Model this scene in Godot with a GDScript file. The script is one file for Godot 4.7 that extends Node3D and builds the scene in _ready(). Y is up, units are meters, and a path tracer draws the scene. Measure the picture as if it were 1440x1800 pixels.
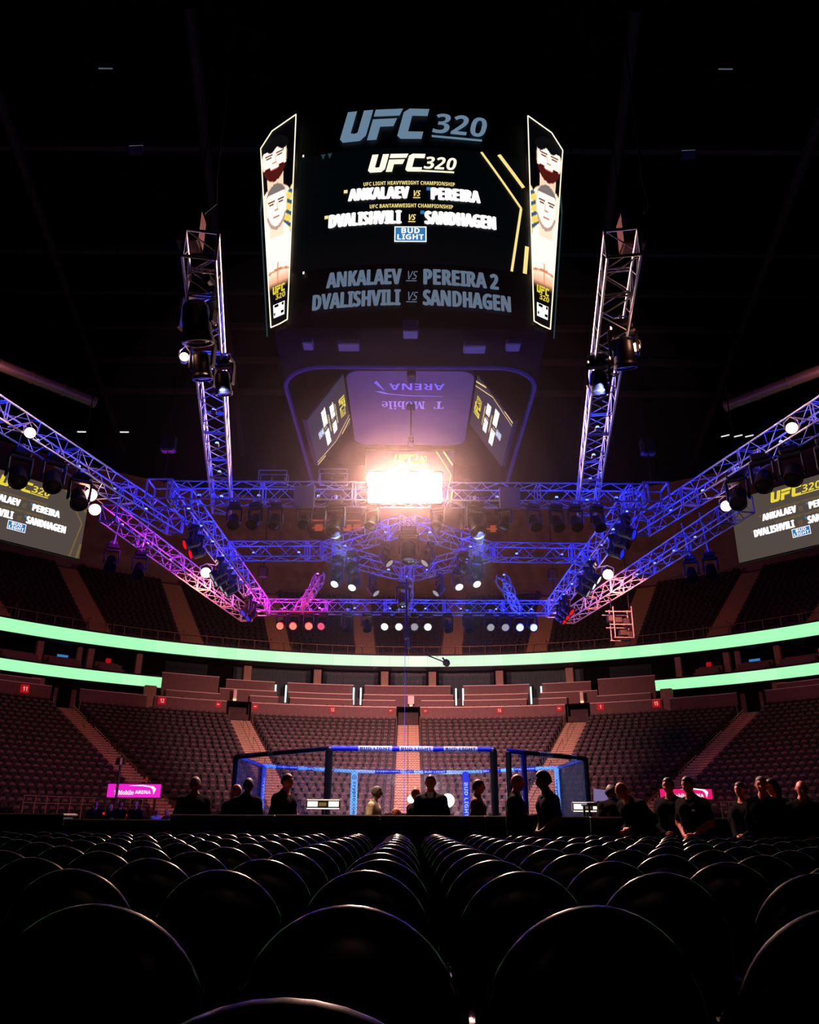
extends Node3D
# A sports arena before a fight night, seen from the floor chairs: cage, truss rig, scoreboard, round seating bowl.
# World: camera at x 0, z 0 looking along -z; the bowl is round about (0, 0, -CZ).

const CZ := 32.1
const ORD := ["first", "second", "third", "fourth", "fifth", "sixth", "seventh", "eighth", "ninth", "tenth", "eleventh", "twelfth", "thirteenth", "fourteenth", "fifteenth", "sixteenth", "seventeenth", "eighteenth", "nineteenth", "twentieth", "twenty-first", "twenty-second", "twenty-third", "twenty-fourth", "twenty-fifth", "twenty-sixth", "twenty-seventh", "twenty-eighth", "twenty-ninth", "thirtieth", "thirty-first", "thirty-second", "thirty-third", "thirty-fourth", "thirty-fifth", "thirty-sixth"]

var used := {}
var M := {}
var fonts := {}
var glyphs := {}
var rng := RandomNumberGenerator.new()


# ---------------------------------------------------------------- mesh building
class MB:
	var v := PackedVector3Array()
	var n := PackedVector3Array()
	var u := PackedVector2Array()
	var ix := PackedInt32Array()

	func pt(p: Vector3, nn: Vector3, uv := Vector2.ZERO) -> int:
		v.append(p)
		n.append(nn)
		u.append(uv)
		return v.size() - 1

	func face(a: int, b: int, c: int) -> void:
		var s := (v[b] - v[a]).cross(v[c] - v[a]).dot(n[a] + n[b] + n[c])
		ix.append(a)
		if s > 0.0:
			ix.append(c)
			ix.append(b)
		else:
			ix.append(b)
			ix.append(c)

	func fan(pts: Array, nn: Vector3, uvs: Array = []) -> void:
		var k := []
		for i in pts.size():
			k.append(pt(pts[i], nn, uvs[i] if uvs.size() else Vector2.ZERO))
		for i in range(1, pts.size() - 1):
			face(k[0], k[i], k[i + 1])

	func quad(a: Vector3, b: Vector3, c: Vector3, d: Vector3, towards: Vector3, uv := false) -> void:
		var nn := (b - a).cross(d - a).normalized()
		if nn.dot(towards) < 0.0:
			nn = -nn
		fan([a, b, c, d], nn, [Vector2(0, 1), Vector2(1, 1), Vector2(1, 0), Vector2(0, 0)] if uv else [])

	# box about a centre, edges chamfered by ch
	func box(c: Vector3, s: Vector3, b := Basis(), ch := 0.0) -> void:
		var h := s / 2.0
		if ch <= 0.0:
			for ax in 3:
				for sg in [-1.0, 1.0]:
					var nn := Vector3()
					nn[ax] = sg
					var p := (ax + 1) % 3
					var q := (ax + 2) % 3
					var pts := []
					for k in [[-1, -1], [1, -1], [1, 1], [-1, 1]]:
						var w := Vector3()
						w[ax] = sg * h[ax]
						w[p] = k[0] * h[p]
						w[q] = k[1] * h[q]
						pts.append(c + b * w)
					fan(pts, b * nn)
			return
		for ax in 3:
			var p := (ax + 1) % 3
			var q := (ax + 2) % 3
			for sg in [-1.0, 1.0]:
				var nn := Vector3()
				nn[ax] = sg
				var pts := []
				for k in [[-1, -1], [1, -1], [1, 1], [-1, 1]]:
					var w := Vector3()
					w[ax] = sg * h[ax]
					w[p] = k[0] * (h[p] - ch)
					w[q] = k[1] * (h[q] - ch)
					pts.append(c + b * w)
				fan(pts, b * nn)
			for sp in [-1.0, 1.0]:
				for sq in [-1.0, 1.0]:
					var nn := Vector3()
					nn[p] = sp
					nn[q] = sq
					var pts := []
					for k in [[0, -1], [0, 1], [1, 1], [1, -1]]:
						var w := Vector3()
						w[ax] = k[1] * (h[ax] - ch)
						w[p] = sp * (h[p] - (ch if k[0] == 1 else 0.0))
						w[q] = sq * (h[q] - (0.0 if k[0] == 1 else ch))
						pts.append(c + b * w)
					fan(pts, b * nn.normalized())
		for sx in [-1.0, 1.0]:
			for sy in [-1.0, 1.0]:
				for sz in [-1.0, 1.0]:
					var sn := Vector3(sx, sy, sz)
					var pts := []
					for ax in 3:
						var w := sn * (h - Vector3(ch, ch, ch))
						w[ax] = sn[ax] * h[ax]
						pts.append(c + b * w)
					fan(pts, b * sn.normalized())

	func tube(a: Vector3, b: Vector3, r0: float, r1 := -1.0, sides := 6, caps := true) -> void:
		if r1 < 0.0:
			r1 = r0
		var d := (b - a).normalized()
		var x := d.cross(Vector3.UP if absf(d.y) < 0.9 else Vector3.RIGHT).normalized()
		var y := x.cross(d)
		var base := v.size()
		for i in sides:
			var t := TAU * i / sides
			var nn := x * cos(t) + y * sin(t)
			pt(a + nn * r0, nn)
			pt(b + nn * r1, nn)
		for i in sides:
			var j := (i + 1) % sides
			face(base + 2 * i, base + 2 * j, base + 2 * j + 1)
			face(base + 2 * i, base + 2 * j + 1, base + 2 * i + 1)
		if caps:
			var pa := []
			var pb := []
			for i in sides:
				pa.append(v[base + 2 * i])
				pb.append(v[base + 2 * i + 1])
			fan(pa, -d)
			fan(pb, d)

	func path(pts: Array, r: float, sides := 6, closed := false) -> void:
		var m := pts.size()
		var base := v.size()
		var x := Vector3.ZERO
		for i in m:
			var p0: Vector3 = pts[(i - 1 + m) % m] if closed or i > 0 else pts[i]
			var p1: Vector3 = pts[(i + 1) % m] if closed or i < m - 1 else pts[i]
			var d := (p1 - p0).normalized()
			if x == Vector3.ZERO:
				x = d.cross(Vector3.UP if absf(d.y) < 0.9 else Vector3.RIGHT).normalized()
			x = (x - d * x.dot(d)).normalized()
			var y := x.cross(d)
			for k in sides:
				var t := TAU * k / sides
				var nn := x * cos(t) + y * sin(t)
				pt(pts[i] + nn * r, nn)
		for i in (m if closed else m - 1):
			var j := (i + 1) % m
			for k in sides:
				var l := (k + 1) % sides
				face(base + i * sides + k, base + j * sides + k, base + j * sides + l)
				face(base + i * sides + k, base + j * sides + l, base + i * sides + l)

	# profile of (radius, height) turned about the y axis of xf; smooth round, flat from step to step
	func lathe(prof: Array, seg: int, xf := Transform3D()) -> void:
		for k in prof.size() - 1:
			var p: Vector2 = prof[k]
			var q: Vector2 = prof[k + 1]
			var e := q - p
			if e.length() < 1e-6:
				continue
			var nr := Vector2(e.y, -e.x).normalized()
			var base := v.size()
			for i in seg + 1:
				var t := TAU * i / seg
				var c := cos(t)
				var s := sin(t)
				var nn := xf.basis * Vector3(nr.x * c, nr.y, nr.x * s)
				pt(xf * Vector3(p.x * c, p.y, p.x * s), nn)
				pt(xf * Vector3(q.x * c, q.y, q.x * s), nn)
			for i in seg:
				face(base + 2 * i, base + 2 * i + 2, base + 2 * i + 3)
				face(base + 2 * i, base + 2 * i + 3, base + 2 * i + 1)

	# flat polygon with thickness along z of xf
	func prism(poly: PackedVector2Array, z0: float, z1: float, xf := Transform3D()) -> void:
		var tri := Geometry2D.triangulate_polygon(poly)
		for z in [z0, z1]:
			var nn := xf.basis * Vector3(0, 0, 1.0 if z == maxf(z0, z1) else -1.0)
			for i in range(0, tri.size(), 3):
				var pts := []
				for k in 3:
					var p := poly[tri[i + k]]
					pts.append(xf * Vector3(p.x, p.y, z))
				fan(pts, nn)
		var cw := Geometry2D.is_polygon_clockwise(poly)
		for i in poly.size():
			var p := poly[i]
			var q := poly[(i + 1) % poly.size()]
			var o := Vector3(q.y - p.y, p.x - q.x, 0) * (1.0 if cw else 1.0)
			if cw:
				o = -o
			quad(xf * Vector3(p.x, p.y, z0), xf * Vector3(q.x, q.y, z0), xf * Vector3(q.x, q.y, z1), xf * Vector3(p.x, p.y, z1), xf.basis * o)

	# grid of points, smooth normals; sg turns them outward
	func sheet(rows: Array, sg := 1.0, wrap := false, uv := false) -> void:
		var a := rows.size()
		var b: int = rows[0].size()
		var base := v.size()
		for i in a:
			for j in b:
				var e: Vector3 = rows[mini(i + 1, a - 1)][j] - rows[maxi(i - 1, 0)][j]
				var w: Vector3
				if wrap:
					w = rows[i][(j + 1) % b] - rows[i][(j - 1 + b) % b]
				else:
					w = rows[i][mini(j + 1, b - 1)] - rows[i][maxi(j - 1, 0)]
				if e.length() < 1e-7:
					e = rows[mini(i + 1, a - 1)][(j + b / 3) % b] - rows[maxi(i - 1, 0)][j]
				if w.length() < 1e-7:
					var i2 := i + 1 if i == 0 else i - 1
					w = rows[i2][(j + 1) % b] - rows[i2][(j - 1 + b) % b]
				pt(rows[i][j], e.cross(w).normalized() * sg, Vector2(float(j) / maxi(b - 1, 1), float(i) / maxi(a - 1, 1)) if uv else Vector2.ZERO)
		for i in a - 1:
			for j in (b if wrap else b - 1):
				var l := (j + 1) % b
				face(base + i * b + j, base + i * b + l, base + (i + 1) * b + l)
				face(base + i * b + j, base + (i + 1) * b + l, base + (i + 1) * b + j)

	func arrays() -> Array:
		var a := []
		a.resize(Mesh.ARRAY_MAX)
		a[Mesh.ARRAY_VERTEX] = v
		a[Mesh.ARRAY_NORMAL] = n
		a[Mesh.ARRAY_TEX_UV] = u
		a[Mesh.ARRAY_INDEX] = ix
		return a

	func mesh(mat: Material) -> ArrayMesh:
		var m := ArrayMesh.new()
		m.add_surface_from_arrays(Mesh.PRIMITIVE_TRIANGLES, arrays())
		m.surface_set_material(0, mat)
		return m


# ---------------------------------------------------------------- scene helpers
func numbered(called: String) -> String:
	if not used.has(called):
		used[called] = 0
		return called
	used[called] += 1
	return "%s_%03d" % [called, used[called]]


func obj(called: String, mb, mat: Material, parent: Node3D = null) -> MeshInstance3D:
	var o := MeshInstance3D.new()
	o.mesh = mb.mesh(mat) if mb is MB else mb
	if mb is ArrayMesh and mat != null:
		o.material_override = mat
	if parent == null:
		o.name = numbered(called)
		add_child(o)
	else:
		o.name = called
		parent.add_child(o, true)
	return o


func tag(o: Node3D, label: String, category: String, group := "") -> void:
	o.set_meta("label", label)
	o.set_meta("category", category)
	if group != "":
		o.set_meta("group", group)


func thing(called: String, label: String, category: String, at := Vector3.ZERO, turn := 0.0, group := "") -> Node3D:
	var o := Node3D.new()
	o.name = numbered(called)
	add_child(o)
	o.position = at
	o.rotation.y = turn
	tag(o, label, category, group)
	return o


func struct(called: String, mb, mat: Material, parent: Node3D = null) -> MeshInstance3D:
	var o := obj(called, mb, mat, parent)
	if parent == null:
		o.set_meta("kind", "structure")
	return o


func dup(root: Node3D, xf: Transform3D, label: String, group := "") -> Node3D:
	var r: Node3D = root.duplicate()
	var s := String(root.name)
	var cut := s.length() - 4
	if cut > 0 and s[cut] == "_" and s.substr(cut + 1).is_valid_int():
		s = s.substr(0, cut)
	r.name = numbered(s)
	add_child(r)
	r.transform = xf
	r.set_meta("label", label)
	if group != "":
		r.set_meta("group", group)
	return r


func mat(color: Color, rough := 0.7, metal := 0.0, spec := 0.5) -> StandardMaterial3D:
	var m := StandardMaterial3D.new()
	m.albedo_color = color
	m.roughness = rough
	m.metallic = metal
	m.metallic_specular = spec
	return m


func glow(color: Color, energy: float) -> StandardMaterial3D:
	var m := StandardMaterial3D.new()
	m.albedo_color = Color(0.02, 0.02, 0.02)
	m.roughness = 0.6
	m.emission_enabled = true
	m.emission = color
	m.emission_energy_multiplier = energy
	return m


func noisy(m: StandardMaterial3D, freq: float, lo: float, scale: float, bump := 0.0) -> StandardMaterial3D:
	var f := FastNoiseLite.new()
	f.frequency = freq
	f.seed = 7
	f.fractal_octaves = 4
	var w := 128
	var im := Image.create(w, w, false, Image.FORMAT_RGB8)
	for y in w:
		for x in w:
			# blended so that it repeats without a seam
			var fx := float(x) / w
			var fy := float(y) / w
			var a := lerpf(f.get_noise_2d(x, y), f.get_noise_2d(x - w, y), fx)
			var b := lerpf(f.get_noise_2d(x, y - w), f.get_noise_2d(x - w, y - w), fx)
			var c := clampf(lerpf(a, b, fy) * 1.3 * 0.5 + 0.5, 0.0, 1.0)
			var g := lerpf(lo, 1.0, c)
			im.set_pixel(x, y, Color(g, g, g))
	m.albedo_texture = ImageTexture.create_from_image(im)
	m.uv1_triplanar = true
	m.uv1_scale = Vector3.ONE * scale
	if bump > 0.0:
		var b2: Image = im.duplicate()
		b2.bump_map_to_normal_map(bump)
		m.normal_enabled = true
		m.normal_texture = ImageTexture.create_from_image(b2)
	return m


# point of the bowl: radius, height, angle in degrees from the far end
func bp(r: float, h: float, th: float) -> Vector3:
	var t := deg_to_rad(th)
	return Vector3(r * sin(t), h, -CZ - r * cos(t))


func bowl_xf(r: float, h: float, th: float) -> Transform3D:   # local +z looks at the middle of the bowl
	return Transform3D(Basis(Vector3.UP, -deg_to_rad(th)), bp(r, h, th))


# band of the bowl between two (radius, height) points
func arc(mb: MB, p: Vector2, q: Vector2, t0: float, t1: float, towards := Vector2.ZERO) -> void:
	var e := q - p
	var nr := Vector2(-e.y, e.x).normalized()
	if towards != Vector2.ZERO and nr.dot(towards) < 0.0:
		nr = -nr
	var seg := maxi(2, int(absf(t1 - t0) / 2.0) + 1)
	var base := mb.v.size()
	for i in seg + 1:
		var th := lerpf(t0, t1, float(i) / seg)
		var o := bp(nr.x, nr.y, th) - Vector3(0, 0, -CZ)
		mb.pt(bp(p.x, p.y, th), o)
		mb.pt(bp(q.x, q.y, th), o)
	for i in seg:
		mb.face(base + 2 * i, base + 2 * i + 2, base + 2 * i + 3)
		mb.face(base + 2 * i, base + 2 * i + 3, base + 2 * i + 1)


# solid arc wall: inner radius, thickness, heights, angles
func arc_wall(mb: MB, r: float, th: float, h0: float, h1: float, t0: float, t1: float) -> void:
	arc(mb, Vector2(r, h0), Vector2(r, h1), t0, t1, Vector2(-1, 0))
	arc(mb, Vector2(r + th, h0), Vector2(r + th, h1), t0, t1, Vector2(1, 0))
	arc(mb, Vector2(r, h1), Vector2(r + th, h1), t0, t1, Vector2(0, 1))
	arc(mb, Vector2(r, h0), Vector2(r + th, h0), t0, t1, Vector2(0, -1))
	for t in [t0, t1]:
		var a := deg_to_rad(t)
		var out := Vector3(cos(a), 0, sin(a)) * (1.0 if t == maxf(t0, t1) else -1.0)
		mb.quad(bp(r, h0, t), bp(r + th, h0, t), bp(r + th, h1, t), bp(r, h1, t), out)


# ---------------------------------------------------------------- lettering on screens and boards
func glyph(s: String, font: String) -> Array:   # [points 0..1 by 0..1, indices]
	var key := font + s
	if glyphs.has(key):
		return glyphs[key]
	if not fonts.has(font):
		var f := SystemFont.new()
		f.font_names = PackedStringArray(["Droid Serif" if font.begins_with("serif") else "Droid Sans"])
		f.font_weight = 700 if font.ends_with("bold") else 400
		fonts[font] = f
	var t := TextMesh.new()
	t.text = s
	t.font = fonts[font]
	t.font_size = 48
	t.pixel_size = 0.01
	t.curve_step = 3.0
	t.depth = 0.0
	var pts := PackedVector2Array()
	var ids := PackedInt32Array()
	var lo := Vector2(1e9, 1e9)
	var hi := -lo
	for k in t.get_surface_count():
		var a := t.surface_get_arrays(k)
		var vv: PackedVector3Array = a[Mesh.ARRAY_VERTEX]
		var nn: PackedVector3Array = a[Mesh.ARRAY_NORMAL]
		var ii = a[Mesh.ARRAY_INDEX]
		var base := pts.size()
		for p in vv:
			pts.append(Vector2(p.x, p.y))
			lo = lo.min(pts[-1])
			hi = hi.max(pts[-1])
		for i in range(0, ii.size(), 3):
			if nn[ii[i]].z > 0.5:
				for j in 3:
					ids.append(base + ii[i + j])
	for i in pts.size():
		pts[i] = (pts[i] - lo) / (hi - lo)
	glyphs[key] = [pts, ids]
	return glyphs[key]


# lettering in a frame (a Callable u, v, out -> point), middle at (x, y), w wide and h high, leaning by lean
func put_text(mb: MB, s: String, font: String, fr: Callable, x: float, y: float, w: float, h: float, lean := 0.0, out := 0.012, heavy := 0.0) -> void:
	if heavy > 0.0:      # heavier strokes: the glyphs again, a little to each side
		for d in [Vector2(-heavy, 0), Vector2(heavy, 0), Vector2(0, heavy * 0.5), Vector2(0, -heavy * 0.5)]:
			put_text(mb, s, font, fr, x + d.x * h, y + d.y * h, w - 2.0 * heavy * h, h * (1.0 - heavy), lean, out)
		return
	var g := glyph(s, font)
	var nn := frame_normal(fr, x, y)
	var base := mb.v.size()
	for p in g[0]:
		mb.pt(fr.call(x + (p.x - 0.5) * w + (p.y - 0.5) * h * lean, y + (p.y - 0.5) * h, out), nn)
	var ids: PackedInt32Array = g[1]
	for i in range(0, ids.size(), 3):
		mb.face(base + ids[i], base + ids[i + 1], base + ids[i + 2])


func frame_normal(fr: Callable, x: float, y: float) -> Vector3:
	return (fr.call(x, y, 0.1) - fr.call(x, y, 0.0)).normalized()


func put_poly(mb: MB, poly: Array, fr: Callable, x: float, y: float, w: float, h: float, lean := 0.0, out := 0.012) -> void:
	var p2 := PackedVector2Array()
	for p in poly:
		p2.append(Vector2(x + (p.x - 0.5) * w + (p.y - 0.5) * h * lean, y + (p.y - 0.5) * h))
	var tri := Geometry2D.triangulate_polygon(p2)
	var nn := frame_normal(fr, x, y)
	for i in range(0, tri.size(), 3):
		mb.fan([fr.call(p2[tri[i]].x, p2[tri[i]].y, out), fr.call(p2[tri[i + 1]].x, p2[tri[i + 1]].y, out), fr.call(p2[tri[i + 2]].x, p2[tri[i + 2]].y, out)], nn)


func put_rect(mb: MB, fr: Callable, x: float, y: float, w: float, h: float, lean := 0.0, out := 0.012) -> void:
	put_poly(mb, [Vector2(0, 0), Vector2(1, 0), Vector2(1, 1), Vector2(0, 1)], fr, x, y, w, h, lean, out)


func put_line(mb: MB, fr: Callable, a: Vector2, b: Vector2, w: float, out := 0.012) -> void:
	var d := (b - a).normalized().orthogonal() * w / 2.0
	var n := 6
	for i in n:
		var p := a.lerp(b, float(i) / n)
		var q := a.lerp(b, float(i + 1) / n)
		mb.fan([fr.call(p.x + d.x, p.y + d.y, out), fr.call(q.x + d.x, q.y + d.y, out), fr.call(q.x - d.x, q.y - d.y, out), fr.call(p.x - d.x, p.y - d.y, out)], frame_normal(fr, p.x, p.y))


# the three slanted block letters, w wide in all
func put_league(mb: MB, fr: Callable, x: float, y: float, w: float, h: float, out := 0.012) -> void:
	var V := func(a: Array) -> Array:
		var r := []
		for i in range(0, a.size(), 2):
			r.append(Vector2(a[i], a[i + 1]))
		return r
	var lw := w * 0.92
	var shapes := [
		V.call([0.0, 1, 0.115, 1, 0.115, 0.28, 0.165, 0.25, 0.2, 0.28, 0.2, 1, 0.315, 1, 0.315, 0.16, 0.26, 0.0, 0.05, 0.0, 0.0, 0.12]),
		V.call([0.345, 0.77, 0.345, 1, 0.68, 1, 0.66, 0.77]),
		V.call([0.345, 0, 0.345, 0.68, 0.64, 0.68, 0.62, 0.42, 0.46, 0.42, 0.46, 0]),
		V.call([0.70, 0.1, 0.70, 0.88, 0.76, 1, 1.0, 1, 1.0, 0.76, 0.815, 0.76, 0.815, 0.24, 1.0, 0.24, 1.0, 0.0, 0.75, 0.0]),
	]
	for s in shapes:
		put_poly(mb, s, fr, x, y, lw, h, 0.2, out)


func flat_frame(t: Transform3D) -> Callable:
	return func(u: float, v: float, o: float) -> Vector3: return t * Vector3(u, v, o)


# the fight card: panel and lettering on a frame of w by h metres
func fight_card(parent: Node3D, fr: Callable, w: float, h: float, c: Dictionary, glass: float) -> void:
	var panel := MB.new()
	var rows := []
	for j in 2:
		var r := []
		for i in 9:
			r.append(fr.call((i / 8.0 - 0.5) * w, (j - 0.5) * h, 0.0))
		rows.append(r)
	panel.sheet(rows, -1.0)
	var back := []
	for i in 9:
		back.append(fr.call((i / 8.0 - 0.5) * w, 0.5 * h, 0.0))
	obj("screen_face", panel, c.panel, parent)
	var wh := MB.new()
	var go := MB.new()
	var lg := MB.new()
	var bl := MB.new()
	put_league(lg, fr, -0.065 * w, 0.36 * h, 0.25 * w, 0.16 * h)
	put_text(lg, "320", "sans_bold", fr, 0.125 * w, 0.362 * h, 0.135 * w, 0.11 * h, 0.2)
	put_rect(lg, fr, 0.11 * w, 0.288 * h, 0.145 * w, 0.014 * h)
	put_text(go, "UFC LIGHT HEAVYWEIGHT CHAMPIONSHIP", "sans_bold", fr, -0.01 * w, 0.18 * h, 0.39 * w, 0.032 * h)
	put_text(go, "UFC BANTAMWEIGHT CHAMPIONSHIP", "sans_bold", fr, 0.0, -0.018 * h, 0.35 * w, 0.032 * h)
	put_text(go, "VS", "sans_bold", fr, 0.022 * w, 0.088 * h, 0.03 * w, 0.05 * h, 0.2)
	put_rect(go, fr, 0.022 * w, 0.05 * h, 0.03 * w, 0.008 * h)
	put_text(go, "VS", "sans_bold", fr, 0.002 * w, -0.118 * h, 0.03 * w, 0.05 * h, 0.2)
	put_rect(go, fr, 0.002 * w, -0.155 * h, 0.03 * w, 0.008 * h)
	put_text(wh, "ANKALAEV", "sans_bold", fr, -0.139 * w, 0.095 * h, 0.262 * w, 0.108 * h, 0.0, 0.012, 0.07)
	put_text(wh, "PEREIRA", "sans_bold", fr, 0.188 * w, 0.09 * h, 0.214 * w, 0.108 * h, 0.0, 0.012, 0.07)
	put_text(wh, "DVALISHVILI", "sans_bold", fr, -0.195 * w, -0.115 * h, 0.31 * w, 0.115 * h, 0.0, 0.012, 0.07)
	put_text(wh, "SANDHAGEN", "sans_bold", fr, 0.207 * w, -0.118 * h, 0.305 * w, 0.115 * h, 0.0, 0.012, 0.07)
	for k in [Vector2(-0.281, 0.13), Vector2(-0.36, -0.075)]:
		put_rect(go, fr, k.x * w, k.y * h, 0.016 * w, 0.028 * h)
	for k in [Vector2(0.072, 0.13), Vector2(0.046, -0.075)]:
		var fm := MB.new()
		put_rect(fm, fr, k.x * w, k.y * h, 0.016 * w, 0.028 * h)
		obj("flag_mark", fm, c.blue, parent)
	put_rect(bl, fr, -0.003 * w, -0.26 * h, 0.124 * w, 0.112 * h)
	put_text(wh, "BUD", "sans_bold", fr, -0.003 * w, -0.232 * h, 0.075 * w, 0.043 * h, 0.0, 0.02)
	put_text(wh, "LIGHT", "sans_bold", fr, -0.003 * w, -0.284 * h, 0.108 * w, 0.043 * h, 0.0, 0.02)
	for e in [[-0.003, -0.2, 0.132, 0.008], [-0.003, -0.32, 0.132, 0.008], [-0.067, -0.26, 0.004, 0.128], [0.061, -0.26, 0.004, 0.128]]:
		put_rect(wh, fr, e[0] * w, e[1] * h, e[2] * w, e[3] * h, 0.0, 0.018)
	var th: float = 0.011 * w
	put_line(go, fr, Vector2(0.305 * w, 0.5 * h), Vector2(0.475 * w, 0.05 * h), th)
	put_line(go, fr, Vector2(0.475 * w, 0.05 * h), Vector2(0.4175 * w, -0.5 * h), th)
	put_line(go, fr, Vector2(0.385 * w, 0.5 * h), Vector2(0.492 * w, 0.24 * h), th * 1.6)
	put_line(go, fr, Vector2(0.492 * w, -0.27 * h), Vector2(0.475 * w, -0.5 * h), th * 1.6)
	var ch := MB.new()
	for k in [-0.39, -0.36]:
		put_poly(ch, [Vector2(0, 1), Vector2(1, 1), Vector2(0.5, 0)], fr, k * w, 0.47 * h, 0.022 * w, 0.05 * h)
	obj("white_lettering", wh, c.white, parent)
	obj("gold_lettering", go, c.gold, parent)
	obj("event_logo", lg, c.logo, parent)
	obj("sponsor_plate", bl, c.blue, parent)
	obj("chevron_marks", ch, c.dim, parent)


func _ready() -> void:
	# ---------------- camera, air, exposure
	var cam := Camera3D.new()
	cam.name = "camera"
	add_child(cam)
	cam.position = Vector3(0, 1.1, 0)
	cam.basis = Basis(Vector3.RIGHT, deg_to_rad(21.2)) * Basis(Vector3.BACK, deg_to_rad(0.35))
	cam.fov = rad_to_deg(2.0 * atan(900.0 / 1400.0))
	cam.near = 0.05
	cam.far = 300.0
	cam.current = true
	var env := Environment.new()
	env.background_mode = Environment.BG_COLOR
	env.background_color = Color(0, 0, 0)
	env.tonemap_mode = Environment.TONE_MAPPER_LINEAR
	env.tonemap_exposure = 1.0
	env.sdfgi_enabled = true
	env.ssao_enabled = true
	env.ssil_enabled = true
	env.volumetric_fog_enabled = true
	env.volumetric_fog_density = 0.0
	var we := WorldEnvironment.new()
	we.name = "world_environment"
	we.environment = env
	add_child(we)
	rng.seed = 320

	# ---------------- the big lamp bank on the near truss, and the washes from the rig on the bowl
	area("lamp_bank_light", Vector3(-0.13, 9.36, -19.32), Vector3(-0.13, 2.0, 0), Vector2(1.9, 0.75), Color(1.0, 0.74, 0.64), 480.0)
	for k in [-1.0, -0.2, 0.3, 0.95]:   # the white lamps of the far truss, on the middle of the lower bowl
		spot("bowl_wash_light", Vector3(k, 8.45, -33.2), Vector3(k * 7.0, 4.0, -60), 26.0, Color(1.0, 0.68, 0.69), 500.0)
	for s in [-1.0, 1.0]:   # the white lamps of the side trusses, on the flanks of the bowl
		for k in [0, 1]:
			spot("flank_wash_light", Vector3(s * 6.9, 8.5, -26.0 - k * 1.2), Vector3(s * (21 - k * 5), 5.5 + 7.0 * k, -54 - 5 * k), 40.0, Color(1.0, 0.50, 0.36), 100.0)
		spot("cage_key_light", Vector3(s * 1.9, 8.25, -19.9), Vector3(s * 1.0, 2.0, -29.5), 26.0, Color(0.62, 0.78, 1.0), 260.0)
		spot("cage_top_light", Vector3(s * 2.1, 8.2, -25.6), Vector3(s * 0.6, 1.2, -24.4), 40.0, Color(0.75, 0.82, 1.0), 90.0)
	for s in [-1.0, 1.0]:
		spot("rail_front_light", Vector3(s * 3.5, 8.6, -12.6), Vector3(s * 0.9, 2.7, -20.5), 13.0, Color(0.55, 0.62, 1.0), 150.0)
	spot("shirt_light", Vector3(-3.7, 8.75, -12.2), Vector3(-0.67, 1.2, -15.5), 7.0, Color(1.0, 0.86, 0.72), 750.0)  # added narrow spot, only there to brighten the cream shirt
	spot("cage_blue_light", Vector3(5.8, 8.3, -22.4), Vector3(-4.6, 1.9, -25.8), 20.0, Color(0.10, 0.22, 1.0), 480.0)
	spot("cage_cool_light", Vector3(-5.9, 8.3, -22.4), Vector3(4.7, 1.9, -25.6), 20.0, Color(0.50, 0.60, 1.0), 260.0)
	spot("upper_wash_light", Vector3(0, 8.5, -33.3), Vector3(0, 30, -86), 44.0, Color(1.0, 0.64, 0.57), 420.0)
	spot("belly_wash_light", Vector3(0.0, 9.7, -24.6), Vector3(0, 14.6, -25.6), 30.0, Color(1.0, 0.74, 0.88), 6.0)  # added up-light with no fixture of its own, brightens the belly panel
	# haze added round the lamp bank to stand in for its lens glow
	var hn := 0
	for q in [[3.0, 0.012], [4.4, 0.008], [6.0, 0.004], [8.0, 0.0018], [10.5, 0.0008], [13.0, 0.0004], [16.0, 0.0003]]:
		var hz := FogVolume.new()
		hz.name = "haze" if hn == 0 else "haze_%03d" % hn
		hz.shape = RenderingServer.FOG_VOLUME_SHAPE_ELLIPSOID
		hz.size = Vector3(q[0], q[0] * 0.74, q[0] * 0.92)
		hz.position = Vector3(-0.1, 9.4, -19.6)
		var hm := FogMaterial.new()
		hm.albedo = Color(0.92, 0.86, 0.85)
		hm.density = q[1]
		hz.material = hm
		hz.set_meta("kind", "stuff")
		hz.set_meta("label", "thin added haze for the lens glow round the blinding lamp bank, %s" % ["white core", "first glowing layer", "second layer", "third layer", "fourth layer", "fifth layer", "faint outermost fringe"][hn])
		hz.set_meta("category", "haze")
		add_child(hz)
		hn += 1

	materials()
	arena_shell()
	lower_bowl()
	suites()
	upper_bowl()
	scoreboard()
	rig()
	side_screens()
	cage()
	floor_chairs()
	barricades()
	people()
	floor_gear()
	ceiling_gear()


func aim(l: Node3D, at: Vector3, to: Vector3) -> void:
	var z := (at - to).normalized()
	var x := (Vector3.UP if absf(z.y) < 0.98 else Vector3.FORWARD).cross(z).normalized()
	l.transform = Transform3D(Basis(x, z.cross(x), z), at)


func lamp_common(l: Light3D, called: String, color: Color, energy: float, reach: float) -> void:
	l.name = numbered(called)
	l.light_color = color
	l.light_energy = energy
	l.shadow_enabled = true
	if l is OmniLight3D:
		l.omni_range = reach
		l.omni_attenuation = 2.0
	elif l is SpotLight3D:
		l.spot_range = reach
		l.spot_attenuation = 2.0
	add_child(l)


func spot(called: String, at: Vector3, to: Vector3, angle: float, color: Color, energy: float) -> void:
	var l := SpotLight3D.new()
	lamp_common(l, called, color, energy, 150.0)
	l.spot_angle = angle
	l.spot_angle_attenuation = 0.9
	l.light_size = 0.12
	aim(l, at, to)


func omni(called: String, at: Vector3, color: Color, energy: float, size := 0.06) -> void:
	var l := OmniLight3D.new()
	lamp_common(l, called, color, energy, 150.0)
	l.light_size = size
	l.position = at


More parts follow.
